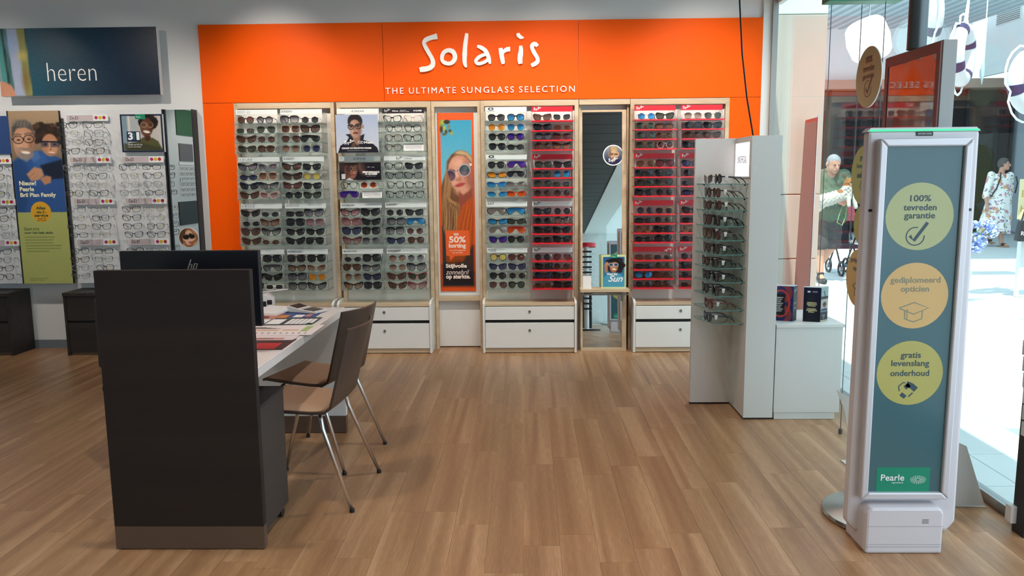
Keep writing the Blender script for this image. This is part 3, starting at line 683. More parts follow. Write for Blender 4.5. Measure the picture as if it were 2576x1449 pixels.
for c, (x0, x1, bi) in enumerate(COLS):
    bay = bays[bi]; wd = x1-x0; red = c >= 5; xm = (x0+x1)/2
    for g in range(4):
        sg = SIGNS[c][g]; z = sign_z(g); mt = m_redsg if sg in ('@R', '@F') else m_dksign if sg == '@D' else m_sign
        sp = Box(x0, 6.70, z, x1, 6.706, z+.042).obj('sign_plate', mt, bay, bevel=.0008)
        for sx in (x0+.02, x1-.03): Box(sx, 6.706, z+.006, sx+.012, BP, z+.02).obj('sign_arm', m_brk, bay)
        y = 6.70
        if sg in ('@R', '@F'): script(sp, x0+(.016 if sg == '@R' else .265), z+.008, .062, y, m_text_wh, sg == '@F')
        elif sg == '@W': script(sp, x0+.014, z+.008, .058, y, m_inkb)
        elif sg == '@D':
            script(sp, x0+.018, z+.011, .05, y, m_text_wh); text('Meta', sp, m_text_wh, (x0+.085, y-.0006, z+.014), h=.011, w=.05, bold=.02)
            text('DESIGNED FOR', sp, m_text_wh, (x0+.15, y-.0006, z+.020), w=.05, h=.006); text('EVERYDAY WEAR', sp, m_text_wh, (x0+.145, y-.0006, z+.011), w=.08, h=.006)
            text('AI GLASSES', sp, m_text_wh, (x0+.26, y-.0006, z+.014), w=.07, h=.013, bold=.03)
        elif sg == '@M':
            script(sp, x0+.105, z+.008, .055, y, m_inkg); Box(x0+.172, y-.0006, z+.006, x0+.1735, y, z+.036).obj('rule', m_inks, sp); text('Meta', sp, m_inkg, (x0+.182, y-.0006, z+.013), w=.055, h=.011)
        elif sg == '@O':
            b = MB(); b.ribbon([(x0+.046+.019*math.cos(q), z+.027+.0085*math.sin(q)) for q in np.linspace(0, 2*PI, 21)], [.005+.005*abs(math.cos(q)) for q in np.linspace(0, 2*PI, 21)], y-.0008, y); b.obj('emblem', m_inkb, sp)
            text('OAKLEY', sp, m_inkb, (x0+.012, y-.0006, z+.005), w=.07, h=.007, bold=.02, spacing=1.2)
        elif sg == 'AIWEAR': text(sg, sp, m_inkg, (xm, y-.0006, z+.021), w=.105, h=.016, align='c', spacing=1.4, bold=.01)
        elif sg == 'SERENGETI':
            text(sg, sp, m_inks, (x0+.012, y-.0006, z+.019), w=.065, h=.013); text('EYEWEAR', sp, m_inks, (x0+.012, y-.0006, z+.009), w=.06, h=.006, spacing=1.3)
            b = MB(); b.ribbon([(x0+.108+.013*math.cos(q), z+.021+.013*math.sin(q)) for q in np.linspace(0, 2*PI, 17)], .0015, y-.0008, y); b.ribbon([(x0+.098, z+.014), (x0+.108, z+.024), (x0+.117, z+.02)], .003, y-.0008, y); b.obj('emblem', m_inks, sp)
        elif sg:
            ww, hh = {'RALPH': (.105, .012), 'BURBERRY': (.092, .018), 'GUCCI': (.108, .017), 'MICHAEL KORS': (.112, .011), 'COACH': (.105, .014), 'EA7': (.052, .02), 'POLO': (.066, .017)}[sg]
            text(sg, sp, m_inkg if sg in ('RALPH', 'GUCCI', 'BURBERRY') else m_inkb, (x0+.011, y-.0006, z+.016), w=ww, h=hh, spacing={'RALPH': 1.7, 'GUCCI': 1.3}.get(sg, 1.05), bold=.025 if sg == 'COACH' else .005)
            if sg == 'RALPH': text('RALPH LAUREN', sp, m_inkg, (x0+.011, y-.0006, z+.008), w=.105, h=.004, spacing=1.3)
            if sg == 'COACH': text('NEW YORK', sp, m_inkg, (x0+.045, y-.0006, z+.008), w=.04, h=.0035)
            if sg == 'POLO': text('RALPH LAUREN', sp, m_inkg, (x0+.018, y-.0006, z+.008), w=.055, h=.004)
        # clear brackets at both ends of a tier
        for sx in (x0-.004, x1+.001):
            MB().prism([(6.72, z+.02), (6.66, shelf_z(g, 0)-.03), (6.64, shelf_z(g, 3)-.012), (BP, shelf_z(g, 3)-.012), (BP, z+.02)], 'x', sx, sx+.003).obj('shelf_bracket', m_brk, bay)
        for k in range(4):
            row = TAB[c][g*4+k]; zz = shelf_z(g, k)
            me = shelf_mesh(wd+.01, red)
            o = bpy.data.objects.new('shelf', me); COL.objects.link(o); o.parent = bay; o.location = Vector((xm, SHELF_Y0, zz))-wl(bay)
            if red: o['label'] = 'red acrylic shelf'
            if row is None: continue
            for s in (0, 1):
                code = row[s*4:s*4+4]
                if code[0] == '-': continue
                fx = .265 if s == 0 else .735
                x = x0+wd*fx+random.uniform(-.006, .006); rz = math.radians(random.uniform(-4, 4)+(3 if c < 4 else -2))
                st = m_pink if code[3:] == '*' else m_yel if code[3:] == '+' else None
                lw = LNS[code[2]][0]; fw = FRM[code[1]][0]
                lb = '%s %s glasses, %s lenses, %s of %s shelf, %s tier, %s sunglass column' % (fw, SHP[code[0]], lw, 'left' if s == 0 else 'right', ORD[k], ORD[g], ORD[c])
                glasses(code, (x, SHELF_Y0+.032+random.uniform(-.004, .006), zz+.0006), rz, lb, 'sunglasses', 'sunglasses on the wall shelves', 'sunglasses', st, c < 5 or random.random() < .5)
                nsun += 1

# ------------------------------------------------------------------ picture cards standing on the shelves of the third and fourth columns
def board(name, label, cat, x0, z0, W, H, y, th, paint, mat=None, group=None, tilt=0, margin=0):
    """flat printed board: body plus a printed face; returns (thing, canvas->world)"""
    t = thing(name, label, cat, (x0+W/2, y, z0), group)
    Box(x0, y, z0, x0+W, y+th, z0+H).obj('board', mat or m_paper, t)
    paint.put('printed_face', t, (x0+margin, y-.0006, z0+margin), W-2*margin, H-2*margin)
    if tilt: t.rotation_euler = (tilt, 0, 0)
    return t, (lambda u, v: (x0+margin+u/paint.w*(W-2*margin), y-.0012, z0+margin+(H-2*margin)*(1-v/paint.h)))

# portrait card (canvas in zoomed photo units 625 x 545)
p = Paint(625, 545, 110, '#a9b4cc'); p.grad('#a3b0cb', '#c3c8d4')
p.poly([(20, 545), (60, 440), (150, 390), (190, 320), (140, 280), (250, 270), (340, 310), (420, 275), (400, 360), (520, 400), (600, 470), (625, 545)], '#1f1d26', 4)
p.poly([(240, 290), (255, 380), (300, 440), (350, 380), (360, 290)], '#8d6a5a', 4); p.poly([(215, 460), (255, 360), (290, 460), (330, 460), (350, 370), (300, 470)], '#5a4239', 5)
p.ell(287, 95, 108, 100, '#2a2225', 0, 6); p.ell(285, 200, 86, 132, '#a98471', -3, 6); p.ell(250, 200, 40, 100, '#c39d88', 0, 20, .7); p.ell(350, 210, 30, 110, '#7c5a4b', 0, 18, .6)
p.poly([(180, 120), (190, 40), (230, 2), (330, 2), (375, 30), (385, 125), (370, 60), (290, 35), (210, 65)], '#2a2225', 6); p.poly([(190, 120), (200, 50), (240, 18), (330, 18), (372, 50), (380, 120), (350, 80), (285, 66), (220, 82)], '#2a2225', 5)
p.line([(178, 150), (265, 165), (375, 140)], 10, '#16141a')
p.ell(225, 175, 40, 34, '#4b3c38', 0, 4, .35); p.ell(328, 168, 42, 36, '#4b3c38', 0, 4, .35); p.ell(228, 172, 17, 8, '#1a1416', 0, 3); p.ell(325, 166, 17, 8, '#1a1416', 0, 3); p.line([(198, 150), (255, 150)], 7, '#2a2022', 4, .8); p.line([(300, 145), (360, 140)], 7, '#2a2022', 4, .8); p.ringl(225, 175, 42, 36, 9, '#121116'); p.ringl(328, 168, 44, 38, 9, '#121116')
p.ell(275, 215, 14, 22, '#6e4d40', 0, 8, .6); p.ell(290, 262, 38, 15, '#5b2d2c', -3, 4); p.ell(285, 268, 22, 6, '#8a4b47', 0, 3); p.ell(400, 175, 14, 34, '#9c7767', 0, 4); p.ell(400, 205, 6, 10, '#e8e2da', 0, 2)
p.grain(.012, 1)
t, q = board('portrait_card', 'square card with a close-cropped model in black glasses under the top plate', 'poster', -1.578, 1.703, .352, .310, 6.612, .003, p)
b = MB(); 
script(t, q(120, 430)[0], q(120, 430)[2], .082, q(0, 0)[1]+.001, m_text_wh)
text('Meta', t, m_text_wh, q(410, 415), w=.075, h=.02, bold=.03); Box(q(322, 0)[0], 6.6105, q(0, 430)[2], q(325, 0)[0], 6.6115, q(0, 370)[2]).obj('rule', m_text_wh, t)
b = MB()
for k in (350, 382): b.ribbon([(q(k+14*math.cos(a), 0)[0], q(0, 395+18*math.sin(a))[2]) for a in np.linspace(0, 2*PI, 13)], .003, 6.6105, 6.6115)
b.obj('emblem', m_text_wh, t)
text('DESIGNED FOR PRESCRIPTION WEARERS', t, m_text_wh, q(80, 490), w=.245, h=.0135, bold=.04); text('custom made prescription lenses available in store', t, m_text_wh, q(160, 518), w=.17, h=.0055)
# wide card
p = Paint(600, 245, 110, '#1b1820')
p.poly([(0, 0), (600, 0), (600, 245), (0, 245)], '#1b1820'); p.ell(60, 60, 70, 70, '#3b2a28', 0, 20); p.ell(165, 120, 90, 130, '#7d5546', 8, 10); p.ell(200, 95, 45, 80, '#b07f68', 8, 25, .8); p.ell(120, 130, 40, 90, '#4c322c', 8, 20, .8)
p.ell(170, 15, 100, 35, '#241c1e', 0, 10); p.ell(320, 90, 45, 95, '#6d4b40', -20, 14, .8); p.ell(350, 60, 30, 70, '#3b2a28', -25, 12, .8)
for cx in (135, 215): p.ell(cx, 85, 34, 30, '#2a1f22', 0, 3, .25); p.ell(cx, 84, 14, 7, '#1c1214', 0, 3, .9); p.ringl(cx, 85, 35, 31, 8, '#0e0d11')
p.line([(168, 78), (182, 78)], 7, '#0e0d11'); p.ell(185, 130, 12, 22, '#5c3a30', 0, 6, .6); p.ell(180, 178, 40, 13, '#6a2f2f', -4, 4); p.ell(185, 183, 22, 5, '#a2605a', 0, 3)
p.poly([(80, 245), (140, 215), (200, 245)], '#c8cdd8', 3); p.rect(28, 160, 84, 232, '#cfc8c4', 2); p.grain(.015, 2)
t, q = board('eyewear_card', 'wide dark card with a face in round black glasses and white lettering', 'poster', -1.562, 1.480, .348, .144, 6.612, .003, p)
text('PERFORMANCE', t, m_text_wh, q(335, 150), w=.14, h=.016, bold=.05); text('AI GLASSES', t, m_text_wh, q(365, 175), w=.105, h=.015, bold=.05, shear=.2); text('engineered for sport and outdoor', t, m_text_wh, q(385, 196), w=.08, h=.005)
text('meta', t, m_text_wh, q(465, 72), w=.022, h=.006); text('oakley', t, m_text_wh, q(405, 72), w=.022, h=.008)
# two small price cards
for x0, z0, w_, lb in ((-1.385, shelf_z(1, 3), .165, 'small white price card beside the purple shield glasses'), (-1.025, shelf_z(0, 3), .165, 'small white price card at the right end of the fourth clear-lens shelf')):
    t = thing('price_card', lb, 'card', (x0+w_/2, 6.65, z0), 'price cards on the shelves')
    Box(x0, 6.65, z0+.0005, x0+w_, 6.653, z0+.058).obj('card', m_paper, t); Box(x0, 6.6492, z0+.053, x0+w_, 6.6505, z0+.058).obj('header_strip', m_inkb, t)
    for r_ in range(7): Box(x0+.012, 6.6494, z0+.046-.0045*r_, x0+w_-.012, 6.6502, z0+.0475-.0045*r_).obj('text_line', m_inks, t)
    text('ai glasses price list', t, m_inkg, (x0+.05, 6.6494, z0+.006), w=.1, h=.005)

# ================================================================== white drawer cabinets under the bays
m_gap = M('dark_reveal', '#1c1714', .6)
for i, (a, b, lx) in enumerate([(-2.42, -1.655, .5), (-1.628, -.822, .5), (-.385, .413, .5), (.892, 1.69, .5)]):
    t = thing('drawer_cabinet', ['white two-drawer cabinet behind the white desk, furthest left', 'white two-drawer cabinet behind the brown chairs, left of the woman poster', 'white two-drawer cabinet between the woman poster and the mirror', 'white two-drawer cabinet right of the mirror, under the red shelves'][i], 'cabinet', ((a+b)/2, 6.62, 0), 'white drawer cabinets')
    for x in (a, b-.018): MB().prism([(6.60, .004), (6.84, .004), (6.84, .455), (6.65, .455), (6.60, .43)], 'x', x, x+.018).obj('side_panel', m_white, t, bevel=.001)
    Box(a+.018, 6.615, .408, b-.018, 6.84, .43).obj('oak_top', m_oakx, t, bevel=.001)
    Box(a+.018, 6.64, .0, b-.018, 6.84, .408).obj('carcass', m_gap, t)
    Box(a+.018, 6.618, .006, b-.018, 6.64, .042).obj('oak_plinth', m_oakx, t)
    for z0, z1 in ((.046, .262), (.29, .402)):
        d = Box(a+.021, 6.606, z0, b-.021, 6.638, z1).obj('drawer', m_white, t, bevel=.0015)
        xm = (a+b)/2; zl = z1-.04 if z1 > .3 else z1-.062
        MB().cyl((xm, 6.6065, zl), (xm, 6.598, zl), .011, n=16).cyl((xm, 6.599, zl), (xm, 6.5965, zl), .007, .006, n=12).obj('lock', m_steel, d, auto=40)

# ================================================================== poster bay (narrow, oak framed)
t = thing('poster_bay', 'narrow oak framed bay holding the tall woman poster', 'display rack', (-.60, FY, 0))
Box(-.808, FY, 0, -.782, WALL_Y-.03, 2.13).obj('side_post', m_oak, t); Box(-.418, FY, 0, -.395, WALL_Y-.03, 2.13).obj('side_post', m_oak, t)
Box(-.782, FY, 2.085, -.418, WALL_Y-.03, 2.13).obj('top_rail', m_oakx, t); Box(-.782, FY+.01, .425, -.418, 6.86, .46).obj('lower_rail', m_oakx, t)
Box(-.782, 6.86, .01, -.418, 6.88, .425).obj('lower_panel', m_white, t); Box(-.782, 6.87, .46, -.418, 6.885, 2.085).obj('back_panel', m_white, t)
p = Paint(92, 446, 120, '#e4622e'); p.grad('#e2602c', '#d9531f')
p.grad('#3f9dc0', '#86c3d2', region=(7, 18, 86, 215)); p.grad('#b3541f', '#7c3a18', region=(7, 215, 86, 432))
for cx, cy, rx, ry, c in [(10, 26, 5, 9, '#8f9a3c'), (16, 22, 6, 5, '#b0b552'), (24, 22, 8, 5, '#3c3026'), (10, 40, 4, 8, '#4b3c2a'), (18, 38, 4, 7, '#a9ad5a'), (22, 46, 3, 5, '#4b3c2a'), (17, 52, 5, 3, '#6b5a3c'), (32, 44, 4, 4, '#54452f'), (36, 50, 4, 5, '#9aa05a'), (29, 34, 3, 5, '#8a7a52')]: p.ell(cx, cy, rx, ry, c, 0, 1.6)
# hair, face, glasses
p.poly([(20, 140), (22, 118), (32, 104), (46, 94), (58, 91), (72, 95), (86, 107), (86, 150), (86, 240), (60, 300), (7, 300), (7, 190), (12, 168)], '#8a6a4c', 2)
p.poly([(7, 180), (18, 150), (27, 160), (36, 185), (52, 205), (58, 240), (50, 300), (7, 300)], '#6f4a32', 3); p.poly([(40, 98), (58, 92), (74, 97), (86, 110), (86, 122), (70, 104)], '#c3a37c', 2); p.poly([(24, 120), (36, 102), (44, 97), (36, 112), (27, 132), (24, 150)], '#5a4234', 2)
p.poly([(25, 142), (27, 126), (36, 111), (50, 104), (66, 106), (78, 117), (84, 135), (86, 160), (84, 180), (76, 195), (62, 201), (50, 196), (38, 181), (30, 165)], '#c98d77', 1.5); p.ell(52, 124, 17, 13, '#e0a88e', 0, 9, .9); p.ell(80, 160, 10, 40, '#9a5d4f', -10, 6, .8); p.ell(60, 190, 18, 12, '#d59a80', -10, 6, .7); p.ell(40, 168, 10, 14, '#dda48b', 0, 5, .7)
p.poly([(52, 192), (62, 203), (76, 194), (86, 186), (86, 260), (60, 262), (50, 225)], '#8d4a3a', 3)
p.line([(20, 150), (30, 139), (42, 142)], 4, '#6c5560'); p.line([(54, 136), (62, 127), (80, 125), (84, 128)], 4, '#a58f94'); p.line([(42, 146), (54, 139)], 3, '#7e6068')
p.ell(30, 154, 13, 13, '#4a3b4c', -20, 1); p.ell(33, 159, 8, 8, '#7e5564', 0, 4, .8); p.ell(67, 141, 13.5, 13.5, '#3c4650', -15, 1); p.ell(66, 148, 9, 7, '#806b78', 0, 4, .8); p.ell(70, 135, 8, 5, '#5a7378', -15, 3, .7)
p.ringl(30, 154, 14, 14, 1.6, '#9a8f98'); p.ringl(67, 141, 14.5, 14.5, 2, '#c2b4b4'); p.rect(80, 124, 86, 130, '#e8e0da', 1)
p.ell(51, 163, 7, 5, '#a8664f', 0, 2, .8); p.ell(47, 150, 3, 12, '#e4b39b', -12, 2, .8); p.ell(55, 177, 13, 4.6, '#b24d49', -14, 1.2); p.line([(43, 180), (55, 177), (67, 173)], 1, '#7d2f30')
# hair strands and orange knit below
for k in range(26):
    x = 8+k*1.75; x1 = max(9, x-4); p.line([(20+k*.5, 140+k*1.4), (13+x*.25, 180+k*1.5), (x, 222+k % 4*5), (x1+k % 3*3, 262+k % 7*5), (x1-1, 300)], 1.2+k % 3*.7, ['#d9a868', '#6b4630', '#e6be86', '#4c3022', '#a87848'][k % 5], 1.6, .6)
p.poly([(46, 262), (60, 228), (86, 205), (86, 330), (40, 330)], '#b8501e', 3, .9)
for k in range(7): p.line([(52+k*5, 330), (56+k*5, 280), (70+k*3, 225+k*4)], 2, '#d9742e' if k % 2 else '#8f3814', 1.5, .6)
p.poly([(7, 280), (14, 300), (14, 370), (30, 380), (60, 372), (86, 330), (86, 432), (7, 432)], '#1c3440', 3); p.poly([(7, 380), (50, 372), (86, 400), (86, 432), (7, 432)], '#241a1c', 8, .9); p.poly([(60, 372), (86, 330), (86, 400)], '#4a2a20', 6, .8)
p.poly([(15, 291), (76, 291), (78, 354), (38, 356), (26, 368), (24, 356), (16, 355)], '#e4622e', .8); p.grain(.02, 3)
pt, q = board('woman_poster', 'tall orange poster of a blonde woman in round sunglasses', 'poster', -.765, .502, .31, 1.537, 6.862, .004, p)
mt = M('poster_pale_text', '#f3ded2', .5)
text('tot', pt, mt, q(36, 304), w=.044, h=.026, bold=.03); text('50%', pt, mt, q(24, 322), w=.145, h=.056, bold=.03); text('korting', pt, mt, q(23, 338), w=.15, h=.05, bold=.04)
text('op zonneglazen', pt, mt, q(25, 344), w=.14, h=.017); text('op sterkte', pt, mt, q(32, 350), w=.09, h=.017)
text('Stijlvolle', pt, mt, q(14, 389), w=.185, h=.046, bold=.04); text('zonnebril', pt, mt, q(14, 403), w=.205, h=.042, shear=.35); text('op sterkte.', pt, mt, q(14, 417), w=.215, h=.05, bold=.04)

# ================================================================== leaning mirror with its ledge
TL = math.radians(5.05)
t = thing('wall_mirror', 'tall oak framed mirror leaning between two sunglass bays', 'mirror', (.648, 6.683, 0)); t.rotation_euler = (-TL, 0, math.radians(-.6))
for nm, bx in (('side_frame', (-.197, 0, 0, -.178, .03, 2.06)), ('side_frame', (.160, 0, 0, .197, .03, 2.06)), ('top_frame', (-.178, 0, 2.04, .160, .03, 2.06)), ('bottom_frame', (-.178, 0, 0, .160, .03, .028))): Box(*bx).obj(nm, m_oak, t, local=True, bevel=.001)
Box(-.178, .006, .028, .160, .02, 2.04).obj('mirror_glass', m_mirror, t, local=True)
b = thing('mirror_bay', 'oak surround behind the tall mirror', 'display rack', (.65, 6.84, 0))
Box(.442, FY, 2.09, .868, WALL_Y-.03, 2.132).obj('top_rail', m_oakx, b); Box(.442, 6.905, 0, .868, 6.918, 2.09).obj('back_panel', m_white, b)
for x in (.442, .85): Box(x, FY+.04, 0, x+.014, 6.905, 2.09).obj('side_post', m_oak, b)
# round picture sticker on the mirror glass, cut at the frame
stk = thing('round_sticker', 'round portrait sticker with white border on the mirror glass', 'sticker', (.648, 6.683, 0)); stk.rotation_euler = t.rotation_euler
def discpoly(cx, cz, r, xmax, n=36): return [(min(xmax, cx+r*math.cos(a)), cz+r*math.sin(a)) for a in np.linspace(0, 2*PI, n, endpoint=False)]
MB().prism(discpoly(.085, 1.675, .088, .158), 'y', .0035, .0055).obj('white_border', m_sign, stk, local=True)
def disc_pic(paint, cx, cz, r, xmax, y, parent):
    me = paint.mesh('printed_face', 2*r, 2*r); co = np.empty(len(me.vertices)*3); me.vertices.foreach_get('co', co); co = co.reshape(-1, 3)
    d = co[:, [0, 2]]-r; n = np.maximum(np.abs(d).max(1), 1e-9); e = np.maximum(np.linalg.norm(d, axis=1), 1e-9); d = d*(n/e)[:, None]   # square grid drawn onto a disc
    co[:, 0] = np.minimum(xmax, cx+d[:, 0]); co[:, 2] = cz+d[:, 1]; co[:, 1] = y; me.vertices.foreach_set('co', co.ravel()); me.update()
    o = bpy.data.objects.new('printed_face', me); COL.objects.link(o); o.parent = parent; return o
p = Paint(100, 100, 60, '#2a3350'); p.grad('#8a9099', '#1f2748'); p.ell(52, 38, 30, 36, '#c8a88a', 0, 2); p.poly([(24, 45), (26, 14), (50, 4), (74, 8), (84, 40), (76, 58), (74, 30), (52, 20), (32, 30)], '#b89a6e', 3); p.ell(30, 40, 6, 26, '#5a4433', 0, 4, .8)
p.poly([(0, 100), (10, 78), (38, 70), (52, 82), (66, 70), (92, 80), (100, 100)], '#1c2146', 3); p.ell(52, 74, 12, 12, '#a8806a', 0, 3); p.rect(34, 38, 50, 50, '#6b4a26', 2); p.rect(56, 38, 74, 50, '#6b4a26', 2); p.ell(54, 62, 8, 3, '#8f3a3a', 0, 1.5)
disc_pic(p, .085, 1.675, .079, .158, .0028, stk)
b2 = MB()
for st in RB: b2.ribbon([(.045+q_[0]*.07, 1.615+(q_[1]*.95+.14*q_[0])*.07) for q_ in st], .004, .0016, .0024)
b2.obj('script_lettering', m_text_wh, stk, local=True)
# ledge
lg = thing('mirror_ledge', 'small oak ledge with steel brackets in front of the mirror', 'shelf', (.64, 6.66, .53))
Box(.442, 6.58, .525, .852, 6.727, .55).obj('ledge_board', m_oakx, lg, bevel=.001); Box(.445, 6.60, .497, .85, 6.615, .509).obj('rail', m_steel, lg)
for x in (.455, .80): Box(x, 6.70, .43, x+.018, 6.725, .525).obj('bracket', m_steel, lg); Box(x, 6.61, .505, x+.018, 6.725, .525).obj('bracket', m_steel, lg)
# sun card on the ledge
p = Paint(200, 285, 80, '#d3dca8'); p.rect(12, 18, 188, 270, '#2f6f98'); p.grad('#2b5e94', '#3f8fb0', region=(12, 18, 188, 270)); p.ell(110, 90, 72, 68, '#1d1518', 0, 6)
for k in range(26): a = k*.9; p.ell(110+66*math.cos(a)+6*math.sin(k*3), 88+60*math.sin(a), 15, 15, '#20171a' if k % 2 else '#2e2224', 0, 4)
p.ell(102, 105, 34, 46, '#a8694c', 10, 4); p.ell(96, 100, 18, 30, '#c98c6a', 10, 8, .8); p.poly([(30, 150), (20, 90), (36, 60), (52, 80), (50, 150)], '#b57c5e', 4); p.ell(45, 75, 14, 16, '#c08a6c', 0, 4)
for cx in (78, 118): p.ell(cx, 84, 17, 14, '#3a4c66', 8, 2); p.ringl(cx, 84, 18, 15, 4, '#e6e2e0', 8)
p.ell(104, 122, 18, 7, '#f0e4dc', 8, 2); p.poly([(12, 270), (20, 190), (70, 150), (130, 150), (188, 190), (188, 270)], '#4f9cba', 5); p.grain(.02, 5)
sc_, q = board('sun_card', 'framed card of a curly-haired woman in sunglasses on the mirror ledge', 'card', .622, .551, .205, .286, 6.625, .012, p, M('card_frame_pale', '#cdd6a4', .5))
Box(q(74, 0)[0], 6.6195, q(0, 28)[2], q(126, 0)[0], 6.626, q(0, -1)[2]).obj('green_tab', m_green, sc_); text('Pearle', sc_, m_text_wh, (q(82, 0)[0], 6.6185, q(0, 18)[2]), w=.03, h=.01)
text('Wear the', sc_, m_text_wh, q(42, 172), w=.09, h=.02, bold=.04); text('Sun', sc_, m_text_wh, q(55, 228), w=.125, h=.055, shear=.4, bold=.02)
Box(.465, 6.62, .5505, .537, 6.623, .66).obj('paper_notice', m_paper, label='small white notice standing on the left of the mirror ledge', cat='paper')

# ================================================================== spectacle racks on the left of the back wall
m_rackp = M('rack_white_panel', '#dadbdd', .45)
m_rail = M('dark_rail', '#2c2d31', .4, .4)
m_peg = glass('clear_peg', '#f2f5f5', .06, '#eef0f0', .15)
m_pinkp = M('plate_greyed_pink', '#c4b4b6', .5)
dots = [M('dot_magenta', '#b02a6a', .5), M('dot_yellow', '#d8b81e', .5), M('dot_red', '#b81830', .5)]
RZ0, RZ1 = .60, 2.09
def rack(label, x0, x1, y, cols):
    t = thing('spectacle_rack', label, 'display rack', ((x0+x1)/2, y, RZ0), 'spectacle racks')
    Box(x0, y, RZ0, x1, y+.035, RZ1).obj('panel', m_rackp, t); Box(x1, y-.012, RZ0, x1+.014, WALL_Y, RZ1+.002).obj('side_rail', m_rail, t)
    for ci, (xs, groups, pairs, cname) in enumerate(cols):
        for g in groups:
            z = 1.998-.354*g
            sp = Box(xs, y-.03, z, xs+.36, y-.024, z+.054).obj('sign_plate', m_sign, t); Box(xs+.003, y-.0306, z+.003, xs+.232, y-.029, z+.051).obj('plate_print', m_pinkp, sp)
            for a in (xs+.03, xs+.32): Box(a, y-.024, z+.02, a+.01, y, z+.03).obj('sign_arm', m_peg, t)
            text('D', sp, m_inkg, (xs+.033, y-.0312, z+.015), h=.026, bold=.01); text('BY', sp, m_inkg, (xs+.058, y-.0312, z+.015), h=.013, bold=.01); text('D', sp, m_inkg, (xs+.08, y-.0312, z+.015), h=.026, bold=.01)
            for k in range(3): MB().cyl((xs+.258+.034*k, y-.0312, z+.028), (xs+.258+.034*k, y-.03, z+.028), .0145, n=16).obj('dot', dots[k], sp)
        for g in range(4):
            if g not in groups: continue
            for k in range(4):
                for s, px in enumerate(pairs):
                    zc = 1.955-.354*g-.072*k; code = random.choice(['wk', 'pk', 'nk', 'wt', 'pm', 'hm', 'rm', 'we', 'pe', 'wm', 'pk', 'wk', 'ng', 'be', 'wn', 'pt'])+'c'
                    gm = glasses_mesh(code[0], 'O' if code[1] not in 'mg' else 'M')
                    st = m_redst if (g == 0 and (k, s) in ((0, 0), (1, 1))) else m_yel
                    zb = zc-gm['zc']; yy = y-.155+random.uniform(-.008, .008)
                    lb = '%s %s spectacles, clear lenses, %s of row %s, %s tier, %s' % (FRM[code[1]][0], SHP[code[0]], ('left' if s == 0 else 'right') if len(pairs) > 1 else 'end', ORD[k], ORD[g], cname)
                    glasses(code, (px+random.uniform(-.006, .006), yy, zb), math.radians(14+random.uniform(-7, 7)), lb, 'eyeglasses', 'spectacles on the wall racks', 'eyeglasses', st, True, 'O' if code[1] not in 'mg' else 'M')
                    Box(px-.004, yy+.002, zc+.002, px+.004, y, zc+.0055).obj('peg', m_peg, t)
rack('white spectacle rack cut off by the left picture edge', -4.92, -4.455, 6.83, [(-4.80, range(1, 4), [-4.515], 'edge rack')])
rack('wide white spectacle rack between the family poster and the narrow mirror', -3.968, -3.115, 6.83, [(-3.93, range(4), [-3.845, -3.635], 'left rack column'), (-3.478, range(1, 4), [-3.365, -3.165], 'right rack column')])
Box(-4.79, 6.815, 1.73, -4.44, 6.829, 2.05).obj('blue_card', M('card_blue', '#26457c', .5), label='dark blue picture card at the left picture edge above the racks', cat='poster')

# family poster (canvas 350 x 1197)
p = Paint(350, 1197, 150, '#9d8468'); p.grad('#a98e70', '#7f6a55', region=(0, 0, 350, 330))
p.poly([(20, 330), (90, 280), (200, 270), (290, 300), (350, 330), (350, 700), (0, 700), (0, 340)], '#2f5590', 8); p.poly([(0, 350), (60, 310), (120, 420), (60, 690), (0, 700)], '#274878', 12, .8); p.poly([(140, 300), (230, 280), (250, 420), (170, 500)], '#3a63a0', 18, .7)
p.poly([(120, 300), (180, 270), (200, 320), (150, 350)], '#4a6fa8', 6)
p.ell(265, 160, 92, 72, '#2c211c', 0, 8)
for k in range(34): a = k*.77; p.ell(265+86*math.cos(a), 152+62*math.sin(a*1.3), 18, 15, ['#2c211c', '#3b2c22', '#4c3828'][k % 3], 0, 5)
p.ell(272, 232, 58, 76, '#b47f60', 6, 5); p.ell(285, 250, 34, 50, '#cf9a78', 6, 14, .8); p.rect(212, 205, 262, 245, '#26304c', 5, .6); p.rect(275, 208, 340, 248, '#26304c', 5, .6); p.ell(240, 226, 10, 5, '#15121a', 0, 3); p.ell(305, 228, 10, 5, '#15121a', 0, 3); p.line([(206, 208), (340, 212)], 9, '#171b2c'); p.ell(280, 284, 19, 5, '#e8d8cc', 6, 3); p.ell(280, 294, 20, 5, '#9a5a4a', 6, 4, .7); p.ell(275, 262, 10, 8, '#96634a', 0, 4, .7)
p.ell(92, 205, 72, 118, '#c08e70', 8, 5); p.ell(75, 215, 42, 80, '#d8a888', 8, 20, .8); p.ell(145, 210, 18, 70, '#94664e', 8, 10, .8)
p.poly([(14, 190), (18, 110), (60, 66), (120, 62), (160, 96), (168, 180), (150, 130), (110, 110), (50, 118), (28, 150)], '#4f4a46', 7); p.ell(90, 82, 60, 26, '#77706a', 5, 10, .7)
for k in range(16): p.line([(24+k*8, 108-abs(k-8)*1.5), (30+k*8, 84-(8-abs(k-8))*2), (44+k*7, 66+abs(k-8)*2)], 3, ['#3a3532', '#8f8882', '#5c5550'][k % 3], 3, .55)
p.line([(50, 138), (95, 132), (135, 138)], 3, '#a8785e', 4, .5); p.line([(55, 150), (95, 145), (130, 150)], 3, '#a8785e', 4, .4)
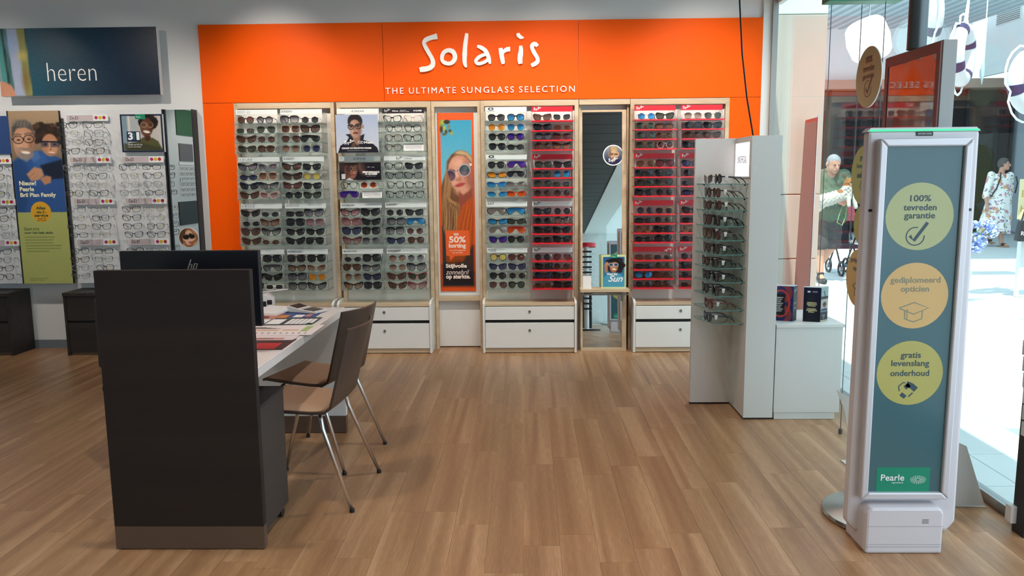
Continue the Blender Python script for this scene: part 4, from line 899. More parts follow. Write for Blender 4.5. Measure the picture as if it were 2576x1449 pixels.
p.poly([(32, 250), (50, 320), (100, 345), (150, 310), (158, 250), (140, 290), (100, 275), (60, 285)], '#8f8580', 8, .9); p.ell(100, 282, 30, 9, '#efe4dc', 6, 3); p.line([(52, 250), (62, 285), (85, 305)], 4, '#8a5f4a', 6, .6); p.line([(146, 245), (142, 280), (125, 303)], 4, '#8a5f4a', 6, .6); p.ell(100, 258, 44, 10, '#8a7d74', 6, 5, .9); p.ell(95, 230, 16, 20, '#cf9a7c', 6, 6)
for cx, cy in ((55, 195), (128, 190)): p.ell(cx, cy, 34, 26, '#b08468', 0, 4, .5); p.ell(cx+2, cy+1, 11, 5, '#2c2220', 0, 2.5); p.line([(cx-26, cy-33), (cx, cy-40), (cx+24, cy-34)], 7, '#4c4440', 4, .85); p.ringl(cx, cy, 35, 26, 5, '#22222a')
p.line([(90, 190), (96, 188)], 8, '#22222a'); p.line([(12, 190), (20, 192)], 8, '#22222a')
p.poly([(190, 370), (350, 330), (350, 460), (230, 470)], '#1c2436', 8); p.poly([(90, 430), (150, 380), (200, 395), (210, 440), (170, 470), (120, 480)], '#c08c6c', 6); p.poly([(180, 460), (230, 440), (262, 450), (255, 490), (210, 505)], '#b88263', 6); p.line([(110, 450), (150, 420)], 4, '#8f6248', 3, .6); p.line([(130, 465), (165, 440)], 4, '#8f6248', 3, .6)
p.rect(0, 694, 350, 1197, '#a9ae66'); p.ell(167, 692, 72, 72, '#d6a02e', 0, 2)
for k in range(6): p.line([(40, 868+k*20), (40+[205, 195, 190, 250, 240, 160][k], 868+k*20)], 5, '#5f6a3c', 3, .75)
for k in range(2): p.line([(45, 1160+k*13), (170+k*-20, 1160+k*13)], 4, '#5f6a3c', 3, .7)
p.grain(.015, 8)
pt, q = board('family_poster', 'tall poster of a bearded man and a boy over a green lower half', 'poster', -4.43, .602, .436, 1.487, 6.80, .03, p, m_rail)
my = M('poster_cream_text', '#efe9c8', .5); mg = M('poster_green_text', '#37502f', .5)
text('Nieuw!', pt, my, q(33, 508), w=.148, h=.04, bold=.03); text('Pearle', pt, my, q(33, 548), w=.125, h=.038, bold=.03); text('Bril Plan Family', pt, my, q(33, 596), w=.312, h=.046, bold=.03)
for s_, v, ww, hh in (('Alles', 664, .083, .027), ('-in-1-', 692, .09, .024), ('service', 716, .12, .024), ('vanaf 18', 738, .075, .013), ('per maand', 752, .08, .013)): text(s_, pt, mg, q(167, v), w=ww, h=hh, align='c', bold=.03 if hh > .02 else 0)
text('Goed zicht', pt, mg, q(36, 820), w=.135, h=.027); text('voor het hele gezin.', pt, mg, q(36, 850), w=.258, h=.028, bold=.02)
# three-for-one card
p = Paint(310, 262, 110, '#182440'); p.rect(14, 12, 296, 250, '#b9bcc0', 4); p.grad('#a8b2b8', '#c8bfb8', 'u', region=(14, 12, 296, 250)); p.rect(14, 12, 48, 200, '#7f98a4', 6); p.rect(55, 12, 70, 200, '#d8d4cc', 5)
p.poly([(30, 250), (60, 200), (120, 190), (160, 160), (230, 165), (270, 190), (300, 250)], '#4b4a2c', 5); p.ell(205, 60, 66, 50, '#17120f', 0, 6)
for k in range(22): a = k*.83; p.ell(205+58*math.cos(a), 55+42*math.sin(a), 15, 13, '#1c1511' if k % 2 else '#2a1f18', 0, 4)
p.ell(192, 90, 46, 66, '#5a3626', 8, 4); p.ell(182, 92, 26, 44, '#7a4d36', 8, 12, .8); p.ell(190, 122, 26, 9, '#f0e6dc', 10, 2); 
for cx in (172, 218): p.ringl(cx, 74, 22, 18, 4, '#a8987c', 8)
p.ell(215, 60, 20, 8, '#3a2419', 0, 4, .5); p.poly([(170, 150), (215, 150), (220, 200), (180, 200)], '#4a2d20', 4); p.poly([(160, 165), (190, 190), (230, 165), (270, 190), (280, 250), (120, 250), (130, 195)], '#565432', 5)
p.rect(42, 118, 140, 190, '#16284a', 1); p.poly([(14, 200), (160, 200), (290, 235), (296, 250), (14, 250)], '#3b3d2c', 6, .8); p.grain(.015, 9)
pt, q = board('offer_card', 'dark blue framed card of a laughing woman with a three-for-one offer', 'poster', -3.462, 1.733, .362, .317, 6.79, .03, p)
text('3', pt, m_text_wh, q(50, 178), w=.042, h=.066, bold=.04); text('1', pt, m_text_wh, q(112, 178), w=.026, h=.066, bold=.04); text('voor', pt, M('offer_teal', '#4a9c9c', .5), q(102, 178), w=.066, h=.014, rot=PI/2)
text('Ontdek een bril met', pt, m_text_wh, q(45, 215), w=.125, h=.014); text('altijd voordeel', pt, m_text_wh, q(45, 232), w=.11, h=.014); Box(q(112, 0)[0], 6.7885, q(0, 34)[2], q(186, 0)[0], 6.7895, q(0, 0)[2]).obj('green_tab', m_green, pt); text('Pearle', pt, m_text_wh, (q(122, 0)[0], 6.788, q(0, 24)[2]), w=.035, h=.013)
for z in (1.80, 1.95): Box(-3.3, 6.82, z, -3.26, 6.83, z+.03).obj('card_clip', m_rail, pt)
# narrow mirror with round sticker
t = thing('narrow_mirror', 'narrow tall wall mirror with dark edges beside the orange panel', 'mirror', (-2.975, 6.83, RZ0))
Box(-3.085, 6.83, RZ0, -2.862, 6.85, 2.088).obj('mirror_glass', m_mirror, t); Box(-2.862, 6.822, RZ0, -2.852, WALL_Y, 2.09).obj('side_rail', m_rail, t); Box(-3.095, 6.822, RZ0, -3.085, WALL_Y, 2.09).obj('side_rail', m_rail, t)
stk2 = thing('round_poster', 'round sticker of a woman in sunglasses low on the narrow mirror', 'sticker', (-2.96, 6.82, 1.0))
p = Paint(100, 100, 50, '#b98a6a'); p.ell(50, 50, 50, 50, '#8c5a3a'); p.ell(52, 50, 34, 40, '#d9ae90', 20, 4); p.ell(36, 46, 17, 16, '#1c1614', 20, 2); p.ell(68, 40, 17, 16, '#1c1614', 20, 2); p.ell(60, 78, 12, 5, '#a04a48', 20, 2); p.poly([(0, 0), (40, 0), (20, 40), (10, 90), (0, 100)], '#5a3824', 4)
MB().prism([(.085*math.cos(a)-2.955, .085*math.sin(a)+.995) for a in np.linspace(0, 2*PI, 32, endpoint=False)], 'y', 6.822, 6.8295).obj('disc', m_paper, stk2)
o = disc_pic(p, -2.955, .995, .083, 99, 6.8215, stk2); o.location = -wl(stk2)

# heading sign
p = Paint(1324, 550, 120, '#12384a'); p.grad('#16485a', '#0c1c30', 'u'); p.rect(0, 0, 240, 550, '#8fa0a8')
for x0, x1, c in ((-5, 40, '#4c8f8c'), (40, 62, '#1f3c40'), (62, 90, '#3f6a68'), (90, 175, '#a3abc4'), (175, 240, '#8a8a50')): p.poly([(x0, 0), (x1, 0), (x1+30, 550), (x0+30, 550)], c, 5)
p.ell(205, 220, 40, 40, '#c9b868', 0, 20, .7); p.ell(215, 420, 30, 90, '#7a5c34', 0, 20, .7); p.ell(120, 120, 40, 80, '#8fa8d0', 0, 25, .7); p.ell(10, 540, 110, 110, '#c98e72', 0, 5); p.poly([(240, 0), (1324, 0), (1324, 550), (262, 550)], '#12384a', 3)
t_ = ((p.U-240)/1084).clip(0, 1)[..., None]; mk = (p.U > 245+p.V*.03)[..., None]; p.I = np.where(mk, srgb('#1a5062')*(1-t_)**1.5+srgb('#0e2036')*(1-(1-t_)**1.5), p.I); p.grain(.008, 4)
t, q = board('heading_sign', 'dark teal sign board reading heren above the spectacle racks', 'sign', -4.47, 2.212, 1.367, .556, 6.80, .05, p, m_white)
Box(-4.4, 6.85, 2.30, -3.2, WALL_Y, 2.70).obj('spacer', m_white, t)
text('heren', t, m_text_wh, (-4.058, 6.7985, 2.332), w=.42, h=.152, bold=-.018, depth=.001)

# dark cabinets under the racks
for x0, x1, lb in ((-5.3, -4.45, 'dark brown drawer cabinet cut off by the left picture edge'), (-3.975, -3.1, 'dark brown drawer cabinet behind the tall dark desk screen')):
    t = thing('dark_cabinet', lb, 'cabinet', ((x0+x1)/2, 6.6, 0), 'dark cabinets')
    Box(x0, 6.585, .52, x1, 6.90, .548).obj('top_board', m_dark, t, bevel=.001); Box(x0, 6.595, .0, x0+.022, 6.90, .52).obj('side_panel', m_dark, t); Box(x1-.022, 6.595, 0, x1, 6.90, .52).obj('side_panel', m_dark, t)
    Box(x0+.022, 6.62, .03, x1-.022, 6.90, .52).obj('carcass', m_gap, t); Box(x0+.022, 6.615, 0, x1-.022, 6.63, .028).obj('plinth', m_plinth, t)
    for z0, z1 in ((.032, .285), (.305, .518)): Box(x0+.025, 6.597, z0, x1-.025, 6.62, z1).obj('drawer', m_dark, t, bevel=.001)

# ================================================================== consulting desk
m_scr = wood('dark_screen', '#1b1413', '#211918', '#281f1d', (3, 3, 50), .6)
dk = thing('consulting_desk', 'white topped consulting desk with a tall dark end screen facing the camera', 'desk', (-1.4, 3.8, 0))
Box(-1.692, 3.02, .10, -1.079, 3.055, 1.15).obj('end_screen', m_scr, dk, bevel=.0015); Box(-1.692, 3.02, .004, -1.079, 3.055, .0995).obj('screen_plinth', m_plinth, dk, bevel=.001)
MB().prism([(-1.66, 3.056), (-1.085, 3.056), (-1.075, 4.55), (-1.72, 4.55)], 'z', .708, .748).obj('desktop', M('desk_white', '#e6dedb', .35), dk, bevel=.0015)
Box(-1.72, 4.50, .105, -1.08, 4.535, .708).obj('end_panel', m_white, dk); Box(-1.72, 4.495, .004, -1.08, 4.54, .104).obj('panel_plinth', m_plinth, dk, bevel=.001)
pd = thing('drawer_pedestal', 'dark grey drawer pedestal on castors behind the desk screen', 'cabinet', (-1.28, 3.22, 0))
mpd = M('pedestal_grey', '#3a3836', .5)
Box(-1.52, 3.06, .055, -1.086, 3.375, .575).obj('pedestal_body', mpd, pd, bevel=.002); Box(-1.525, 3.06, .576, -1.084, 3.38, .59).obj('pedestal_top', M('pedestal_top', '#2a2b30', .5), pd, bevel=.001)
for x, y in ((-1.48, 3.10), (-1.48, 3.34), (-1.115, 3.10), (-1.115, 3.34)): MB().cyl((x-.012, y, .024), (x+.012, y, .024), .024, n=16).box(x-.006, y-.01, .03, x+.006, y+.01, .056).obj('castor', m_black, pd)
# monitor (its back to the camera)
mo = thing('monitor', 'black computer monitor seen from behind over the desk screen', 'monitor', (-1.455, 3.38, .748))
MB().prism([(-1.755, .865), (-1.152, .865), (-1.152, 1.196), (-1.755, 1.196)], 'y', 3.345, 3.375).obj('casing', M('monitor_back', '#14161d', .3), mo, bevel=.004)
Box(-1.745, 3.3752, .875, -1.162, 3.378, 1.188).obj('screen', m_black, mo); Box(-1.56, 3.325, .93, -1.35, 3.345, 1.06).obj('rear_bulge', M('monitor_back'), mo, bevel=.006)
Box(-1.485, 3.345, .76, -1.425, 3.365, .95).obj('stand_neck', m_black, mo); Box(-1.58, 3.26, .7485, -1.33, 3.46, .76).obj('stand_foot', m_black, mo, bevel=.003)
b = MB(); LG = M('logo_silver', '#c9c6bc', .3, .6)
def lg(x, z): return (-1.462+x, 1.103+z)
for st in ([(.0, .012), (.017, .055)], [(.009, .034), (.02, .034), (.013, .012)], [(.018, 0), (.032, .037)], [(.03, .037), (.044, .037), (.036, .013), (.026, .013)]): b.ribbon([lg(*s_) for s_ in st], .0045, 3.3435, 3.345)
b.obj('logo', LG, mo)

# paper things on the desk
DZ = .7485
def sheet(label, pts, z, col, cat='leaflet', th=.0012, name='leaflet'):
    b = MB().prism(pts, 'z', z, z+th); o = b.obj(name, col, label=label, cat=cat); return o
def strip(o, pts, z, m, nm='print'): MB().prism(pts, 'z', z, z+.0003).obj(nm, m, o)
mred = M('leaflet_red', '#c4202c', .4); mtl = M('leaflet_teal', '#254048', .4); mdk = M('leaflet_dark', '#2a2226', .4); mpk = M('leaflet_skin', '#c98d80', .5); mor = M('leaflet_orange', '#d88a3c', .5)
mbl = M('leaflet_blue', '#2a4a86', .4); mgr = M('leaflet_green', '#2f8a5a', .4); mlg = M('leaflet_lightgreen', '#a9bf7a', .5); mlb = M('leaflet_lilac', '#e8d9dc', .5); mgy = M('leaflet_grey', '#7d7a78', .5)
def rc(x0, y0, x1, y1, sk=0): return [(x0, y0), (x1, y0+sk), (x1, y1+sk), (x0, y1)]
o = sheet('dark leaflet with a red printed block at the near end of the desk', rc(-1.45, 3.40, -1.09, 3.63), DZ, mdk); strip(o, rc(-1.24, 3.41, -1.13, 3.54), DZ+.0012, mred)
for k in range(5): strip(o, rc(-1.40+.024*k, 3.42, -1.392+.024*k, 3.53), DZ+.0012, mgy, 'print_line')
o = sheet('leaflet with a hand photograph lying under the chart sheet', rc(-1.46, 3.60, -1.10, 3.73), DZ+.0016, mlb); strip(o, rc(-1.42, 3.61, -1.15, 3.65), DZ+.0028, mpk); strip(o, rc(-1.35, 3.625, -1.2, 3.635), DZ+.0031, mdk)
o = sheet('pale price chart sheet with grey and orange bars on the desk', rc(-1.52, 3.69, -1.045, 3.95, .02), DZ+.0032, M('chart_paper', '#ece0de', .5))
strip(o, rc(-1.40, 3.82, -1.24, 3.835), DZ+.0044, mor); strip(o, rc(-1.22, 3.825, -1.14, 3.84), DZ+.0044, mor)
for k in range(4): strip(o, rc(-1.385, 3.86+.013*k, -1.24-.028*k, 3.871+.013*k), DZ+.0044, mgy)
strip(o, rc(-1.125, 3.80, -1.09, 3.93), DZ+.0044, mlg)
for k in range(12): strip(o, rc(-1.42+.03*k, 3.745, -1.412+.03*k, 3.77), DZ+.0044, mgy, 'tick')
o = sheet('dark teal price table leaflet with white cells in the middle of the desk', rc(-1.56, 3.975, -1.115, 4.19, .01), DZ+.002, mtl)
for k in range(2): strip(o, rc(-1.45+.085*k, 4.0, -1.375+.085*k, 4.14), DZ+.0032, m_paper, 'cell')
for k in range(6): strip(o, rc(-1.265+.024*k, 4.0, -1.245+.024*k, 4.15), DZ+.0032, m_paper, 'cell')
strip(o, rc(-1.155, 3.985, -1.118, 4.03), DZ+.0032, mgr); strip(o, rc(-1.56, 4.12, -1.5, 4.19), DZ+.0032, mgr)
o = sheet('blue and orange magazine under the calculator', rc(-1.42, 4.17, -1.16, 4.36), DZ, mbl, 'magazine', .003, 'magazine'); strip(o, rc(-1.36, 4.18, -1.31, 4.27), DZ+.003, mor); strip(o, rc(-1.28, 4.2, -1.23, 4.28), DZ+.003, m_paper); strip(o, rc(-1.22, 4.22, -1.19, 4.30), DZ+.003, mpk)
o = sheet('reddish magazine lying under the blank white sheets', rc(-1.58, 4.14, -1.36, 4.44), DZ+.0031, mpk, 'magazine', .006, 'magazine'); strip(o, rc(-1.5, 4.142, -1.40, 4.20), DZ+.0091, M('leaflet_brown', '#6a342c', .5)); strip(o, rc(-1.57, 4.22, -1.5, 4.3), DZ+.0091, mor)
sheet('loose stack of blank white sheets beside the calculator', [(-1.54, 4.24), (-1.38, 4.22), (-1.33, 4.46), (-1.50, 4.50)], DZ+.0095, m_paper, 'paper', .012, 'paper_stack')
sheet('small blue folder by the white box', rc(-1.46, 4.40, -1.37, 4.52), DZ+.0002, mbl, 'leaflet', .002)
# calculator
t = thing('calculator', 'small white calculator with dark display tilted on the desk', 'calculator', (-1.25, 4.38, DZ+.003)); t.rotation_euler = (0, 0, math.radians(-22))
MB().prism([(-.095, .001), (.10, .001), (.10, .012), (.0, .018), (-.095, .038)], 'y', -.055, .055).obj('casing', M('calc_white', '#d6d2d0', .4), t, local=True, bevel=.003)
b = MB(); b.box(-.088, -.045, 0, -.03, .045, .001); b.xf(Matrix.Translation((0, 0, .0182)) @ Matrix.Rotation(math.radians(11.9), 4, 'Y')); b.obj('display', m_blacks, t, local=True)
for i in range(5):
    for j in range(4): Box(.0+.019*i-.01, -.042+.022*j, .013, .0+.019*i+.004, -.026+.022*j, .0215-.0012*i).obj('key', M('calc_key_grey', '#55524f', .5) if i else M('calc_key_light', '#b8b4b2', .5), t, local=True)
# white box with pen
t = thing('card_box', 'white angular box with dark openings at the back of the desk', 'box', (-1.60, 4.60, DZ)); t.rotation_euler = (0, 0, math.radians(12))
MB().prism([(-.09, 0), (.09, 0), (.09, .05), (.05, .075), (-.05, .075), (-.09, .06)], 'y', -.05, .05).obj('body', M('device_white', '#dcd6d4', .4), t, local=True, bevel=.004)
for x in (-.01, .055): Box(x, -.0515, .015, x+.028, -.049, .042).obj('opening', m_black, t, local=True)
Box(.028, -.056, .005, .05, -.05, .035).obj('clip', m_black, t, local=True)
MB().tube([(-1.64, 4.57, .8285), (-1.44, 4.66, .8405)], .004, 8).obj('pen', M('pen_pale', '#d8c8c4', .4), label='pale pen lying on the white box on the desk', cat='pen', smooth=True)

# ================================================================== chairs
m_shell = wood('chair_shell', '#3a302b', '#453933', '#50433b', (50, 50, 4), .4)
m_pad = M('seat_pad_taupe', '#b8967c', .6, noise=.05)
m_ctube = M('chair_chrome', '#e2e2e6', .22, 1)
def chair(loc, rz, label):
    """bent-ply shell on chrome legs; the sitter faces local -x, width runs along local y"""
    t = thing('chair', label, 'chair', loc, 'desk chairs', rz)
    prof = [(-.235, .452), (-.22, .462), (-.10, .452), (.05, .445), (.12, .447), (.155, .468), (.176, .52), (.207, .62), (.238, .72), (.272, .832)]
    P = []
    for i in range(len(prof)-1):
        for q in (0, .5): P.append((prof[i][0]*(1-q)+prof[i+1][0]*q, prof[i][1]*(1-q)+prof[i+1][1]*q))
    P.append(prof[-1]); n = len(P); NW = 10; th = .011; b = MB()
    for side in (0, 1):
        for i, (x, z) in enumerate(P):
            tx, tz = P[min(i+1, n-1)][0]-P[max(i-1, 0)][0], P[min(i+1, n-1)][1]-P[max(i-1, 0)][1]; L = math.hypot(tx, tz); nx, nz = tz/L, -tx/L
            back = max(0, (i-8)/(n-9)) if i > 8 else 0
            for j in range(NW+1):
                s = j/NW*2-1; wd = .205-.012*back-(.012 if i == 0 else 0); bow = .045*back*(s*s-.3)     # back curves round the sitter
                b.v.append((x-bow+nx*th*(side-.5)*1.0, s*wd, z+nz*th*(side-.5)-0))
    k = n*(NW+1)
    for i in range(n-1):
        for j in range(NW):
            a = i*(NW+1)+j; b.f.append((a, a+1, a+NW+2, a+NW+1)); b.m.append(0); b.f.append((k+a, k+a+NW+1, k+a+NW+2, k+a+1)); b.m.append(0)
    for i in range(n-1):
        for j in (0, NW):
            a = i*(NW+1)+j; b.f.append((a, a+NW+1, k+a+NW+1, k+a)); b.m.append(0)
    for j in range(NW):
        for i in (0, n-1):
            a = i*(NW+1)+j; b.f.append((a, a+1, k+a+1, k+a)); b.m.append(0)
    b.obj('shell', m_shell, t, local=True, auto=50)
    b = MB(); nx_, ny_ = 10, 10; X = np.linspace(-.222, .118, nx_+1); Y = np.linspace(-.19, .19, ny_+1)
    zt = lambda x: np.interp(x, [q_[0] for q_ in prof], [q_[1] for q_ in prof])
    for lay in (0, 1):
        for x in X:
            for y in Y:
                ex = min(1, (x-X[0])/.03, (X[-1]-x)/.03); ey = min(1, (.19-abs(y))/.03); b.v.append((x, y, zt(x)+.006+(.016*math.sqrt(max(0, min(ex, ey))) if lay else 0)))
    k = (nx_+1)*(ny_+1)
    for i in range(nx_):
        for j in range(ny_):
            a = i*(ny_+1)+j; b.f.append((k+a, k+a+ny_+1, k+a+ny_+2, k+a+1)); b.m.append(0); b.f.append((a, a+1, a+ny_+2, a+ny_+1)); b.m.append(0)
    b.obj('seat_pad', m_pad, t, local=True, smooth=True)
    for s in (-1, 1):
        b = MB(); r = .0095
        for sx, fx in ((-.12, -.245), (.085, .245)):
            pts = [(sx*.3, s*.10, .432), (sx, s*.155, .432), (sx+(fx-sx)*.07, s*.182, .425), (sx+(fx-sx)*.12, s*.192, .405), (sx+(fx-sx)*.16, s*.196, .37), (fx, s*.24, .012)]
            b = MB().tube(pts, r, 10); o = b.obj('leg', m_ctube, t, local=True, smooth=True); MB().cyl((fx, s*.24, 0), (fx, s*.24, .016), .012, n=12).obj('foot_cap', m_black, o, local=True)
    MB().tube([(-.06, -.10, .432), (.06, -.10, .432)], .009, 8).tube([(-.06, .10, .432), (.06, .10, .432)], .009, 8).box(-.05, -.11, .425, .05, .11, .437).obj('underframe', m_ctube, t, local=True)
    return t
chair((-1.03, 3.64, 0), math.radians(-4), 'nearer brown moulded chair with chrome legs at the desk')
chair((-1.115, 4.13, 0), math.radians(-15), 'further brown moulded chair tucked close to the white desk')
# adviser's chair, nearly all hidden by the screen
t = thing('office_chair', 'black swivel chair behind the dark desk screen, one castor showing', 'chair', (-1.93, 4.0, 0))
for k in range(5):
    a = math.radians(200+72*k); ex, ey = .24*math.cos(a)-1.93, .24*math.sin(a)+4.0
    l = MB().tube([(-1.93, 4.0, .10), (ex, ey, .075)], [.025, .015], 8).obj('base_arm', m_black, t); MB().cyl((ex-.015, ey, .03), (ex+.015, ey, .03), .03, n=16).box(ex-.008, ey-.008, .03, ex+.008, ey+.008, .075).obj('castor', m_black, l)
MB().cyl((-1.93, 4.0, .08), (-1.93, 4.0, .43), .025).obj('column', m_chrome, t); Box(-2.14, 3.79, .43, -1.72, 4.21, .50).obj('seat', m_blacks, t, bevel=.03)
Box(-2.16, 3.82, .56, -2.11, 4.18, .92).obj('backrest', m_blacks, t, bevel=.02); Box(-2.15, 3.97, .45, -2.12, 4.03, .6).obj('back_strut', m_black, t)

# ================================================================== corner display stand
m_dw = M('stand_white', '#dddddb', .4)
ds = thing('display_stand', 'white corner display stand with glass shelves of sunglasses and a lit sign', 'display stand', (1.28, 4.9, 0))
Box(1.062, 5.07, .012, 1.32, 5.10, 1.722).obj('rear_panel', m_dw, ds, bevel=.001); Box(1.062, 5.075, 0, 1.32, 5.10, .012).obj('foot_strip', m_blacks, ds)
Box(1.32, 4.73, .012, 1.499, 5.10, 1.722).obj('column', m_dw, ds, bevel=.0015); Box(1.325, 4.74, 0, 1.494, 5.09, .012).obj('foot_strip', m_blacks, ds)
lb = Box(1.311, 4.75, 1.485, 1.32, 5.06, 1.687).obj('light_panel', M('lit_sign', '#fbf7ff', .4, emit=1.0), ds); lb['label'] = 'glowing white sign panel'
Box(1.3125, 4.745, 1.479, 1.321, 5.065, 1.693).obj('light_frame', m_dw, ds)
text('UNOFFICIAL', lb, m_inkb, (1.3105, 5.005, 1.565), w=.205, h=.044, facing='-x', bold=-.012)
Box(1.335, 4.7285, 1.515, 1.352, 4.7305, 1.545).obj('socket_plate', m_white, ds)
m_sg2 = glass('stand_shelf_glass', '#f5fbfa', .04, '#d4e6e2', .03); m_sge = M('stand_glass_edge', '#5f9a96', .2)
SZ = [1.443, 1.359, 1.284, 1.189, 1.104, 1.018, .935, .848, .763, .676, .593]
D2 = ["cgP hBP", "rtb ptb", "stb ptb", "jtb bkk", "jtd ptb", "pkb pkk", "wtu skk", "wkk wkk", "wkk ske", "stb", "wnn"]
D2 = ["cgn hkn", "rtb ptb", "stb ptb", "jtb bkk", "jtd ptb", "ptb pkk", "wtu skG", "wkk wkk", "wkk skk", "srb", "wnn"]
for k, z in enumerate(SZ):
    b = MB().prism([(1.075, 4.985), (1.155, 4.775), (1.318, 4.775), (1.318, 5.068), (1.075, 5.068)], 'z', z-.0045, z, 0, 1); b.obj('glass_shelf', [m_sg2, m_sge], ds)
    for x, y in ((1.305, 4.80), (1.29, 5.06), (1.12, 5.06)): MB().cyl((x, y, z-.014), (x, y, z-.006), .005, n=8).obj('shelf_pin', m_black, ds)
    for s, code in enumerate(D2[k].split()):
        y = (4.975, 4.85)[s] if len(D2[k].split()) > 1 else 4.88
        lb_ = '%s %s glasses, %s lenses, %s on shelf %s of the white stand' % (FRM[code[1]][0], SHP[code[0]], LNS[code[2]][0], ('rear pair', 'front pair')[s] if len(D2[k].split()) > 1 else 'single pair', ['one', 'two', 'three', 'four', 'five', 'six', 'seven', 'eight', 'nine', 'ten', 'eleven'][k])
        glasses(code, (1.12+.03*s+random.uniform(-.006, .006), y, z+.0006), math.radians(-90+3+random.uniform(-5, 5)), lb_, 'sunglasses', 'sunglasses on the white stand', 'sunglasses')
MB().tube([(1.22, 4.95, 3.2), (1.245, 4.83, 2.55), (1.265, 4.80, 2.2), (1.30, 4.80, 1.95), (1.345, 4.80, 1.722)], .005, 8).obj('power_cord', m_black, label='black power cord hanging from the ceiling to the white stand', cat='cord', smooth=True)
# counter
ct = thing('window_counter', 'low white counter beside the display stand with leaflets on top', 'counter', (1.70, 4.9, 0))
Box(1.505, 4.73, .045, 1.905, 5.25, .575).obj('cabinet_body', m_dw, ct, bevel=.001); Box(1.503, 4.725, .576, 1.917, 5.26, .595).obj('counter_top', m_white, ct, bevel=.001); Box(1.51, 4.735, .002, 1.88, 5.2, .045).obj('plinth', m_dw, ct)
# folded leaflets on the counter
def trifold(label, cx, cy, wl_, wr, h, paint_l, paint_r, rz):
    t = thing('folded_leaflet', label, 'leaflet', (cx, cy, .5955), 'folded leaflets on the counter', rz)
    MB().prism([(-wl_, .03), (0, 0), (wr, .045), (wr, .047), (0, .0025), (-wl_, .0325)], 'z', 0, h).obj('card', m_paper, t, local=True)
    MB().prism([(-wl_, .0325), (wr, .047), (wr, .049), (-wl_, .0345)], 'z', 0, h+.004).obj('back_leaf', m_paper, t, local=True)
    for pt_, x0, y0, x1, y1 in ((paint_l, -wl_, .03, 0, 0), (paint_r, 0, 0, wr, .045)):
        L = math.hypot(x1-x0, y1-y0); o = bpy.data.objects.new('printed_face', pt_.mesh('printed_face', L, h)); COL.objects.link(o); o.parent = t
        a = math.atan2(y1-y0, x1-x0); o.rotation_euler = (0, 0, a); o.location = (x0+.0006*math.sin(a), y0-.0006, 0)
    return t
p1 = Paint(95, 200, 34, '#141a34'); p1.grad('#151a38', '#10141e'); p1.ell(45, 90, 22, 90, '#2f2e30', 0, 18, .6)
p1.ell(28, 25, 9, 5, '#e6e6ea', 0, 1.2); p1.rect(48, 22, 75, 28, '#9aa0b8', 1.5)
for k, (a, b) in enumerate([(22, 70), (20, 72), (26, 64), (0, 0), (22, 68), (18, 74), (30, 58)]):
    if b: p1.line([(a, 88+k*9), (b, 90+k*9)], 5, '#d6c994', 1.2)
p2 = Paint(50, 200, 24, '#8f9a96'); p2.rect(0, 0, 50, 68, '#8e9c9a'); p2.rect(0, 52, 50, 68, '#3a2c30'); p2.line([(20, 22), (28, 48), (26, 60)], 5, '#22222a'); p2.rect(0, 72, 50, 138, '#a39a90'); p2.ell(26, 100, 12, 16, '#6a3a30', 0, 2); p2.rect(14, 94, 36, 101, '#1a1a20', 1); p2.poly([(0, 138), (8, 124), (40, 122), (50, 138)], '#2a3a56', 1.5); p2.rect(0, 142, 50, 190, '#242228'); p2.line([(10, 165), (28, 160), (22, 182)], 5, '#8a8490'); p2.rect(0, 190, 50, 200, '#b0a490')
t = trifold('black folded leaflet with pale text and three small photos on the counter', 1.79, 4.80, .095, .06, .213, p1, p2, 0)
p3 = Paint(100, 200, 34, '#262c5c'); p3.grad('#2a2f66', '#1f2450')
for k in range(7): p3.ringl(40, 40+20*0, 30+4*k, 40+3*k, 2, '#d0442c'); p3.ringl(40, 165, 30+4*k, 40+3*k, 2, '#d0442c')
p3.ringl(40, 100, 42, 75, 10, '#c83c28'); p3.rect(8, 45, 60, 165, '#1a1716')
for k in range(8): p3.line([(14, 68+k*11), (50-(k % 3)*5, 66+k*11)], 5, '#c8c0bc', 1)
p4 = Paint(50, 200, 20, '#10141c'); p4.line([(15, 30), (35, 20)], 8, '#9aa0a8', 2); p4.line([(15, 100), (35, 95)], 6, '#8fa090', 2); p4.line([(18, 130), (34, 124)], 6, '#8fa090', 2)
trifold('blue folded leaflet with red rings and text beside the stand', 1.632, 4.83, .12, .03, .218, p3, p4, math.radians(-8))

